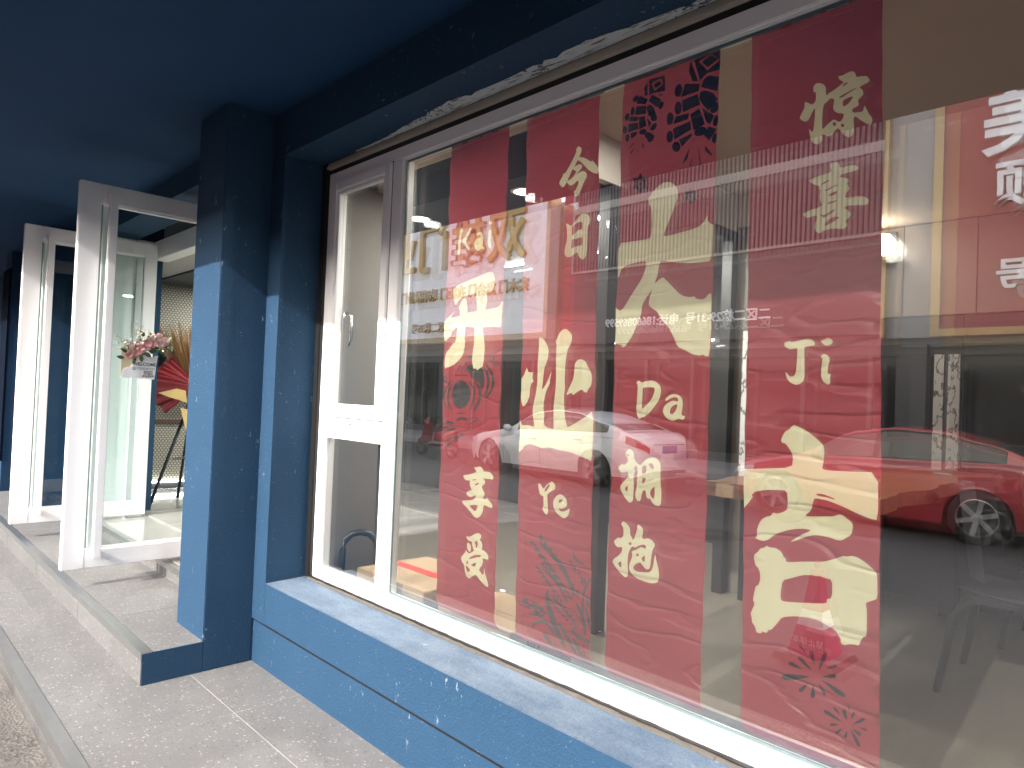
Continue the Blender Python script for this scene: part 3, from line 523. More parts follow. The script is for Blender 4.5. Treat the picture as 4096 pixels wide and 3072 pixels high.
 'b1_xiang': ('cream', '-2245,1174 -2235,1173 -2212,1180 -2198,1179 -2190,1170 -2183,1160 -2154,1163 -2140,1159 -2127,1150 -2123,1143 -2128,1133 -2146,1135 -2168,1133 -2188,1133 -2177,1128 -2169,1117 -2173,1109 -2188,1101 -2182,1088 -2171,1079 -2165,1069 -2169,1061 -2179,1052 -2172,1050 -2152,1049 -2155,1064 -2147,1052 -2129,1040 -2118,1028 -2119,1023 -2126,1017 -2145,1021 -2168,1025 -2173,1017 -2175,1002 -2184,984 -2197,970 -2211,965 -2224,966 -2243,978 -2268,995 -2298,1011 -2305,1019 -2304,1025 -2261,1032 -2238,1036 -2224,1046 -2216,1057 -2225,1057 -2250,1047 -2264,1048 -2277,1055 -2277,1064 -2259,1073 -2244,1077 -2255,1087 -2263,1101 -2262,1116 -2290,1113 -2305,1123 -2310,1133 -2284,1137 -2256,1145 -2232,1153 -2230,1160 -2239,1167/-2260,1009 -2241,1015 -2216,1019 -2207,1016 -2210,1004 -2221,992 -2228,991 -2247,1001/-2248,1121 -2220,1127 -2234,1119 -2243,1116/-2232,1100 -2226,1106 -2210,1112 -2205,1110 -2210,1105 -2228,1098'),
 'b1_shou': ('cream', '-2264,878 -2258,882 -2248,879 -2236,884 -2212,898 -2195,905 -2182,904 -2172,897 -2172,889 -2182,880 -2171,873 -2164,863 -2164,851 -2171,841 -2156,838 -2141,833 -2130,822 -2128,813 -2133,804 -2154,806 -2166,803 -2159,792 -2162,779 -2176,762 -2178,754 -2163,743 -2151,740 -2149,742 -2150,773 -2143,749 -2128,728 -2117,710 -2117,704 -2122,696 -2138,699 -2168,715 -2186,727 -2198,731 -2208,726 -2233,709 -2243,707 -2258,714 -2268,728 -2274,755 -2293,765 -2302,780 -2292,793 -2274,810 -2269,820 -2257,810 -2249,809 -2215,826 -2224,840 -2230,852 -2226,863 -2247,863 -2261,869/-2215,863 -2193,875 -2195,867 -2191,860 -2197,842 -2203,841 -2207,857/-2251,785 -2238,798 -2209,811 -2184,816 -2173,815 -2176,809 -2198,803 -2226,792/-2235,764 -2204,780 -2199,775 -2203,765 -2213,761/-2267,756 -2251,753 -2232,742 -2247,730 -2257,737/-2264,765 -2258,781 -2248,764 -2259,764|-2258,855 -2247,853 -2235,845 -2237,822 -2242,817 -2250,818 -2261,830 -2262,844'),
 'b2_pinyin': ('cream', '-1863,1150 -1854,1150 -1845,1142 -1833,1132 -1825,1141 -1811,1155 -1801,1160 -1795,1165 -1785,1162 -1776,1156 -1772,1149 -1773,1139 -1795,1126 -1811,1116 -1809,1096 -1806,1053 -1808,1042 -1816,1036 -1826,1042 -1834,1054 -1837,1063 -1832,1062 -1829,1071 -1829,1101 -1832,1106 -1843,1106 -1853,1115 -1860,1135/-1827,1127 -1821,1139 -1809,1152 -1804,1153 -1801,1149 -1809,1135 -1818,1125 -1824,1123|-1742,1123 -1731,1122 -1716,1114 -1708,1104 -1707,1091 -1709,1085 -1720,1076 -1740,1069 -1750,1070 -1750,1066 -1741,1061 -1728,1061 -1711,1068 -1696,1078 -1695,1072 -1701,1055 -1713,1042 -1724,1037 -1734,1038 -1753,1046 -1769,1056 -1777,1069 -1780,1083 -1776,1099 -1764,1114 -1752,1121/-1750,1097 -1747,1103 -1735,1107 -1729,1105 -1730,1100 -1741,1092 -1748,1091'),
 'b1_pinyin': ('cream', '-2404,2214 -2383,2209 -2390,2163 -2396,2095 -2413,2097 -2407,2165|-2390,2156 -2365,2174 -2334,2208 -2324,2204 -2339,2172 -2363,2150 -2322,2111 -2334,2104 -2372,2139|-2287,2172 -2266,2179 -2247,2170 -2236,2146 -2240,2109 -2226,2105 -2233,2098 -2249,2104 -2270,2094 -2290,2107 -2297,2129 -2289,2149 -2258,2151 -2258,2161 -2267,2167 -2284,2163|-2208,2175 -2198,2178 -2189,2172 -2189,2131 -2181,2102 -2187,2094 -2203,2104 -2207,2134|-2188,2204 -2191,2199 -2199,2198 -2208,2202 -2212,2208 -2209,2213 -2200,2214 -2191,2211'),
 'b4_firework': ('ink', '-802,761 -812,771 -823,780 -832,787 -838,789 -842,787 -843,783 -838,778 -829,773 -816,766|-795,777 -797,790 -799,802 -802,810 -805,814 -809,814 -812,810 -812,804 -809,796 -803,786|-784,766 -776,783 -769,799 -765,812 -765,819 -768,822 -772,819 -777,812 -780,800 -783,783|-765,778 -755,780 -746,784 -740,788 -737,791 -737,795 -739,797 -743,796 -749,792 -757,785|-776,753 -764,754 -752,756 -744,758 -739,761 -738,765 -740,768 -744,769 -753,766 -764,760|-776,744 -758,734 -740,724 -726,719 -717,718 -712,721 -713,726 -720,731 -734,736 -755,741|-782,734 -779,724 -775,715 -771,708 -768,706 -764,707 -762,711 -763,715 -768,721 -775,728|-796,728 -799,715 -802,702 -803,693 -801,689 -797,688 -793,691 -791,697 -791,705 -793,717|-810,725 -820,717 -828,709 -834,703 -835,697 -834,694 -830,694 -825,697 -820,704 -815,714|-805,743 -829,741 -853,736 -870,732 -881,725 -885,719 -880,715 -870,715 -852,721 -829,731|-828,757 -839,762 -850,766 -858,768 -864,767 -867,764 -867,760 -862,758 -854,757 -841,756|-818,798 -823,806 -830,814 -835,819 -838,821 -841,821 -841,818 -839,814 -833,810 -826,804'),
 'b4_firework_small': ('ink', '-718,650 -732,657 -746,663 -756,667 -764,667 -768,665 -767,661 -762,657 -750,654 -734,651|-724,667 -728,673 -733,679 -737,682 -740,683 -743,682 -743,679 -742,676 -737,673 -731,670|-708,659 -708,668 -709,678 -710,684 -713,686 -717,686 -720,682 -720,678 -718,672 -714,665|-698,666 -693,672 -689,679 -687,684 -687,687 -689,688 -691,688 -694,685 -696,680 -697,673|-694,653 -684,659 -674,665 -667,671 -663,675 -663,679 -666,680 -671,678 -677,672 -686,663|-677,652 -672,650 -666,649 -662,648 -659,649 -657,651 -658,653 -660,654 -665,654 -671,653|-694,641 -689,637 -683,633 -678,631 -674,631 -672,633 -672,636 -674,639 -679,640 -686,641|-699,639 -693,626 -687,614 -681,606 -676,603 -673,603 -672,607 -674,613 -680,621 -689,630|-707,632 -710,626 -712,620 -713,616 -713,613 -710,613 -708,614 -706,617 -706,621 -706,627|-718,635 -724,630 -730,625 -734,621 -736,618 -735,615 -732,615 -729,616 -726,621 -721,628|-728,640 -735,640 -742,639 -747,638 -750,635 -751,632 -750,630 -747,630 -742,632 -735,635|-702,684 -702,689 -702,694 -703,698 -704,700 -705,700 -706,699 -706,696 -705,693 -704,688'),
 'b3_crackers_small': ('ink', '-1418,2581 -1353,2575 -1347,2520 -1396,2526 -1411,2523/-1406,2565 -1369,2571 -1356,2547 -1391,2532|-1398,2560 -1373,2564 -1364,2549 -1388,2541|-1423,2575 -1419,2525 -1430,2528 -1436,2556|-1374,2516 -1354,2510 -1363,2507|-1452,2534 -1415,2511 -1425,2496 -1462,2508|-1457,2520 -1461,2516 -1467,2515 -1472,2516 -1476,2519 -1479,2523 -1479,2529 -1477,2534 -1472,2538 -1467,2539 -1462,2538 -1457,2535 -1455,2530 -1455,2525|-1399,2522 -1361,2495 -1378,2472 -1412,2505|-1354,2470 -1358,2466 -1363,2463 -1368,2464 -1371,2466 -1373,2471 -1373,2476 -1370,2481 -1366,2486 -1361,2488 -1356,2487 -1352,2485 -1351,2480 -1351,2475|-1463,2499 -1423,2491 -1422,2462 -1468,2471|-1469,2483 -1471,2477 -1475,2473 -1479,2472 -1483,2473 -1486,2478 -1487,2484 -1486,2490 -1484,2496 -1481,2500 -1477,2501 -1473,2499 -1470,2495 -1469,2489|-1422,2484 -1406,2490 -1391,2476 -1382,2450 -1411,2450|-1381,2431 -1386,2429 -1392,2430 -1398,2433 -1402,2438 -1404,2443 -1403,2448 -1400,2451 -1395,2453 -1389,2452 -1383,2449 -1379,2444 -1377,2439 -1378,2434|-1487,2470 -1452,2461 -1459,2447 -1496,2455|-1491,2467 -1494,2462 -1498,2459 -1503,2458 -1507,2460 -1510,2465 -1511,2470 -1510,2477 -1507,2482 -1503,2485 -1498,2485 -1494,2483 -1491,2479 -1490,2473|-1452,2458 -1428,2457 -1420,2422 -1450,2416|-1420,2450 -1401,2427 -1409,2411|-1382,2403 -1387,2400 -1393,2398 -1398,2399 -1402,2402 -1404,2406 -1403,2412 -1399,2417 -1394,2421 -1388,2422 -1383,2422 -1379,2419 -1378,2414 -1379,2409|-1496,2446 -1456,2441 -1453,2419 -1496,2417|-1500,2426 -1501,2421 -1505,2417 -1509,2416 -1513,2417 -1517,2421 -1519,2427 -1520,2433 -1518,2438 -1515,2442 -1511,2444 -1507,2442 -1503,2438 -1500,2433|-1485,2411 -1456,2411 -1460,2398 -1480,2389|-1487,2395 -1488,2389 -1490,2385 -1494,2383 -1499,2384 -1503,2388 -1506,2393 -1507,2400 -1506,2405 -1504,2410 -1500,2411 -1495,2410 -1491,2407 -1488,2401|-1419,2406 -1419,2401 -1421,2397 -1425,2394 -1432,2394 -1439,2395 -1444,2398 -1448,2403 -1449,2407 -1447,2411 -1442,2414 -1435,2415 -1429,2413 -1423,2410|-1415,2399 -1393,2388 -1414,2372 -1427,2391|-1389,2365 -1394,2361 -1400,2360 -1405,2361 -1410,2364 -1412,2369 -1411,2375 -1408,2380 -1403,2383 -1397,2385 -1391,2384 -1387,2380 -1385,2375 -1386,2370|-1464,2377 -1470,2366 -1492,2351 -1482,2363|-1461,2357 -1473,2335 -1478,2339|-1445,2365 -1448,2332 -1451,2331|-1429,2364 -1418,2337 -1433,2356'),
 'b3_crackers': ('ink', '-1255,2592 -1222,2515 -1244,2522 -1261,2562|-1242,2592 -1147,2593 -1146,2531 -1193,2533 -1216,2516/-1225,2581 -1182,2593 -1150,2563 -1192,2541|-1213,2577 -1182,2589 -1157,2568 -1191,2552|-1203,2517 -1184,2523 -1148,2507 -1154,2463 -1210,2492|-1279,2499 -1282,2491 -1287,2485 -1294,2483 -1301,2486 -1306,2493 -1309,2502 -1309,2512 -1307,2521 -1301,2526 -1295,2528 -1288,2525 -1283,2518 -1280,2509|-1271,2521 -1216,2505 -1218,2482 -1285,2480|-1211,2478 -1191,2476 -1166,2460 -1151,2438 -1185,2410 -1218,2456|-1152,2405 -1157,2400 -1164,2397 -1170,2398 -1176,2401 -1178,2408 -1178,2415 -1175,2422 -1169,2428 -1163,2430 -1156,2430 -1151,2426 -1149,2420 -1149,2412|-1280,2468 -1223,2473 -1213,2437 -1276,2429|-1280,2442 -1282,2434 -1287,2428 -1293,2426 -1299,2428 -1304,2434 -1308,2443 -1308,2452 -1306,2461 -1302,2467 -1296,2469 -1290,2467 -1284,2461 -1281,2452|-1248,2415 -1216,2426 -1193,2369 -1232,2357|-1207,2426 -1163,2389 -1174,2364 -1189,2375|-1148,2368 -1150,2360 -1153,2355 -1157,2353 -1161,2354 -1164,2359 -1165,2366 -1165,2375 -1163,2382 -1160,2388 -1156,2390 -1152,2388 -1149,2383 -1148,2376|-1304,2423 -1253,2421 -1256,2401 -1313,2399|-1312,2416 -1315,2408 -1319,2402 -1325,2400 -1331,2402 -1336,2408 -1339,2417 -1339,2427 -1337,2435 -1332,2441 -1326,2443 -1320,2440 -1315,2434 -1312,2426|-1312,2384 -1247,2392 -1241,2364 -1302,2344|-1308,2355 -1309,2347 -1312,2340 -1318,2338 -1324,2339 -1329,2344 -1333,2353 -1335,2362 -1334,2371 -1331,2377 -1325,2380 -1319,2378 -1314,2373 -1310,2365|-1285,2339 -1237,2349 -1237,2341 -1271,2312|-1277,2314 -1278,2307 -1283,2302 -1289,2300 -1296,2302 -1303,2307 -1308,2314 -1309,2322 -1308,2329 -1304,2334 -1298,2336 -1290,2335 -1284,2330 -1279,2322|-1187,2353 -1186,2346 -1189,2340 -1195,2335 -1204,2333 -1213,2334 -1221,2337 -1227,2343 -1229,2350 -1226,2356 -1219,2361 -1211,2363 -1201,2362 -1193,2359|-1178,2358 -1150,2343 -1173,2310 -1194,2333|-1148,2311 -1149,2304 -1152,2299 -1155,2297 -1158,2298 -1161,2302 -1163,2309 -1163,2316 -1162,2323 -1159,2328 -1156,2331 -1153,2330 -1150,2325 -1148,2319|-1241,2304 -1251,2268 -1271,2255 -1257,2281|-1227,2277 -1237,2245 -1245,2241|-1212,2309 -1200,2237 -1205,2236|-1186,2297 -1162,2265 -1163,2259 -1188,2283'),
 'b3_flake_a': ('ink', '-1438,2264 -1426,2243 -1405,2238 -1415,2221 -1403,2200 -1425,2204 -1435,2186 -1446,2208 -1468,2212 -1458,2229 -1470,2251 -1448,2247/-1422,2221 -1426,2214 -1436,2212 -1446,2217 -1451,2227 -1447,2234 -1437,2236 -1427,2230|-1429,2223 -1433,2218 -1440,2220 -1444,2225 -1440,2230 -1433,2228'),
 'b3_flake_b': ('ink', '-1233,2175 -1225,2158 -1209,2155 -1216,2142 -1208,2126 -1223,2128 -1231,2115 -1239,2131 -1255,2134 -1248,2148 -1256,2164 -1240,2161/-1221,2142 -1224,2135 -1231,2134 -1239,2138 -1243,2146 -1240,2152 -1232,2153 -1224,2149|-1227,2143 -1229,2139 -1234,2140 -1237,2145 -1235,2148 -1229,2147'),
 'b1_lantern': ('faded', '-2283,1481 -2284,1465 -2290,1451 -2299,1438 -2311,1427 -2326,1421 -2342,1418 -2358,1419 -2374,1425 -2388,1434 -2399,1447 -2407,1462 -2410,1478 -2409,1494 -2403,1510 -2394,1523 -2381,1533 -2366,1539 -2350,1542 -2333,1540 -2318,1534 -2304,1524 -2293,1512 -2286,1497|-2416,1539 -2426,1534 -2439,1525 -2452,1515 -2462,1504 -2468,1493 -2471,1482 -2472,1471 -2471,1459 -2466,1446 -2458,1432 -2450,1420 -2443,1412 -2439,1413 -2442,1422 -2448,1435 -2455,1448 -2458,1460 -2459,1471 -2458,1481 -2455,1491 -2450,1501 -2442,1511 -2431,1521 -2420,1530 -2414,1537|-2413,1523 -2420,1518 -2428,1510 -2436,1500 -2441,1490 -2444,1480 -2444,1470 -2443,1459 -2439,1448 -2432,1436 -2422,1422 -2412,1410 -2404,1403 -2401,1403 -2405,1413 -2413,1425 -2421,1439 -2427,1450 -2430,1460 -2431,1470 -2430,1479 -2429,1488 -2425,1497 -2419,1507 -2412,1516 -2410,1522|-2305,1540 -2300,1533 -2291,1525 -2281,1516 -2274,1507 -2271,1498 -2268,1488 -2267,1477 -2268,1466 -2270,1452 -2275,1436 -2279,1422 -2280,1411 -2277,1411 -2271,1420 -2265,1435 -2259,1451 -2255,1465 -2254,1477 -2255,1489 -2258,1500 -2263,1510 -2271,1520 -2282,1529 -2294,1537 -2303,1541|-2264,1537 -2259,1530 -2250,1521 -2241,1512 -2235,1502 -2232,1492 -2230,1481 -2230,1469 -2232,1457 -2238,1444 -2247,1430 -2256,1416 -2260,1406 -2256,1404 -2246,1413 -2234,1426 -2223,1440 -2216,1455 -2213,1468 -2213,1481 -2215,1494 -2219,1506 -2228,1517 -2239,1527 -2251,1535 -2260,1539|-2391,1558 -2303,1560 -2303,1565 -2391,1564|-2373,1391 -2366,1392 -2356,1394 -2346,1395 -2337,1396 -2328,1396 -2319,1396 -2311,1396 -2306,1396 -2305,1399 -2310,1400 -2318,1401 -2328,1402 -2337,1402 -2347,1400 -2358,1399 -2368,1397 -2374,1395|-2328,1584 -2308,1603 -2275,1611 -2234,1611 -2208,1590 -2194,1552 -2196,1521 -2213,1503 -2233,1531 -2271,1546 -2284,1557 -2289,1573|-2199,1600 -2198,1592 -2192,1581 -2187,1570 -2183,1559 -2180,1550 -2179,1541 -2179,1532 -2180,1522 -2184,1510 -2191,1496 -2197,1483 -2199,1473 -2195,1472 -2187,1480 -2178,1493 -2170,1507 -2164,1520 -2162,1531 -2162,1541 -2164,1551 -2167,1562 -2172,1573 -2180,1584 -2187,1594 -2195,1601|-2191,1610 -2185,1601 -2173,1589 -2161,1576 -2154,1564 -2150,1552 -2149,1539 -2151,1525 -2154,1513 -2162,1500 -2173,1487 -2185,1475 -2190,1466 -2187,1464 -2175,1471 -2161,1482 -2148,1495 -2138,1509 -2133,1523 -2132,1538 -2133,1553 -2138,1568 -2148,1581 -2162,1594 -2176,1605 -2188,1612|-2350,1617 -2376,1578 -2369,1576 -2344,1615|-2311,1621 -2351,1578 -2346,1576 -2306,1619|-2280,1645 -2281,1641 -2286,1638 -2294,1635 -2304,1634 -2311,1635 -2316,1638 -2315,1642 -2310,1645 -2301,1648 -2292,1649 -2284,1648|-2197,1638 -2178,1649 -2182,1652 -2202,1642|-2139,1631 -2142,1627 -2146,1624 -2147,1619 -2150,1615 -2156,1617 -2160,1620 -2164,1620 -2170,1621 -2170,1627 -2169,1632 -2171,1636 -2171,1642 -2166,1644 -2161,1643 -2157,1647 -2152,1649 -2149,1644 -2147,1639 -2143,1636/-2148,1632 -2149,1627 -2153,1624 -2159,1624 -2163,1627 -2165,1632 -2164,1637 -2160,1640 -2154,1640 -2150,1637|-2108,1610 -2111,1605 -2115,1603 -2116,1598 -2119,1593 -2124,1595 -2128,1598 -2133,1598 -2138,1600 -2138,1605 -2137,1610 -2139,1615 -2139,1620 -2134,1622 -2129,1622 -2126,1625 -2121,1627 -2117,1622 -2116,1617 -2112,1614/-2117,1610 -2118,1605 -2122,1602 -2127,1602 -2132,1605 -2133,1610 -2132,1615 -2128,1618 -2123,1618 -2118,1615|-2439,1543 -2442,1538 -2447,1536 -2448,1530 -2451,1525 -2458,1527 -2462,1531 -2468,1530 -2474,1532 -2475,1538 -2473,1543 -2475,1548 -2476,1554 -2470,1556 -2464,1556 -2460,1559 -2454,1561 -2450,1556 -2448,1551 -2443,1548/-2449,1543 -2450,1538 -2455,1535 -2461,1535 -2467,1538 -2469,1543 -2467,1549 -2462,1552 -2456,1552 -2451,1549|-2474,1338 -2465,1340 -2455,1344 -2444,1348 -2434,1350 -2423,1350 -2409,1349 -2396,1348 -2386,1349 -2385,1351 -2394,1354 -2406,1356 -2421,1358 -2436,1358 -2449,1355 -2461,1350 -2470,1345 -2475,1340|-2474,1316 -2465,1318 -2454,1323 -2443,1328 -2432,1332 -2419,1334 -2404,1335 -2391,1336 -2381,1338 -2381,1340 -2390,1341 -2404,1342 -2420,1341 -2436,1339 -2449,1335 -2461,1329 -2471,1322 -2476,1317|-2474,1289 -2463,1293 -2451,1300 -2437,1308 -2424,1314 -2411,1317 -2395,1320 -2381,1322 -2371,1326 -2371,1328 -2382,1329 -2397,1328 -2415,1326 -2431,1322 -2446,1315 -2460,1306 -2471,1297 -2477,1290|-2473,1268 -2460,1272 -2443,1281 -2425,1290 -2410,1296 -2398,1301 -2386,1304 -2376,1306 -2370,1310 -2370,1311 -2378,1311 -2389,1310 -2402,1307 -2416,1302 -2432,1295 -2449,1286 -2465,1276 -2475,1269|-2441,1248 -2434,1254 -2425,1263 -2415,1272 -2407,1278 -2398,1281 -2388,1282 -2375,1283 -2362,1286 -2348,1291 -2334,1296 -2322,1301 -2314,1306 -2318,1311 -2328,1309 -2341,1305 -2355,1300 -2367,1297 -2378,1295 -2390,1294 -2404,1292 -2418,1287 -2430,1278 -2439,1268 -2447,1258 -2450,1251|-2415,1245 -2409,1249 -2403,1255 -2397,1262 -2392,1266 -2387,1269 -2379,1271 -2372,1273 -2367,1276 -2369,1281 -2376,1282 -2384,1280 -2394,1278 -2404,1273 -2412,1267 -2417,1259 -2422,1252 -2423,1247|-2293,1375 -2287,1375 -2278,1377 -2269,1379 -2260,1380 -2251,1380 -2240,1380 -2230,1380 -2224,1381 -2223,1382 -2230,1383 -2240,1384 -2250,1384 -2261,1384 -2270,1383 -2280,1380 -2288,1378 -2293,1376|-2291,1350 -2284,1351 -2276,1354 -2266,1357 -2257,1361 -2247,1365 -2235,1370 -2225,1374 -2219,1378 -2220,1379 -2228,1378 -2239,1374 -2251,1370 -2261,1366 -2271,1362 -2280,1358 -2288,1355 -2292,1351|-2368,1361 -2361,1362 -2351,1365 -2342,1368 -2334,1369 -2328,1369 -2319,1368 -2310,1367 -2304,1367 -2299,1377 -2305,1379 -2314,1381 -2325,1382 -2337,1382 -2349,1380 -2360,1377 -2369,1373 -2375,1370|-2414,1375 -2392,1378 -2392,1379 -2414,1377'),
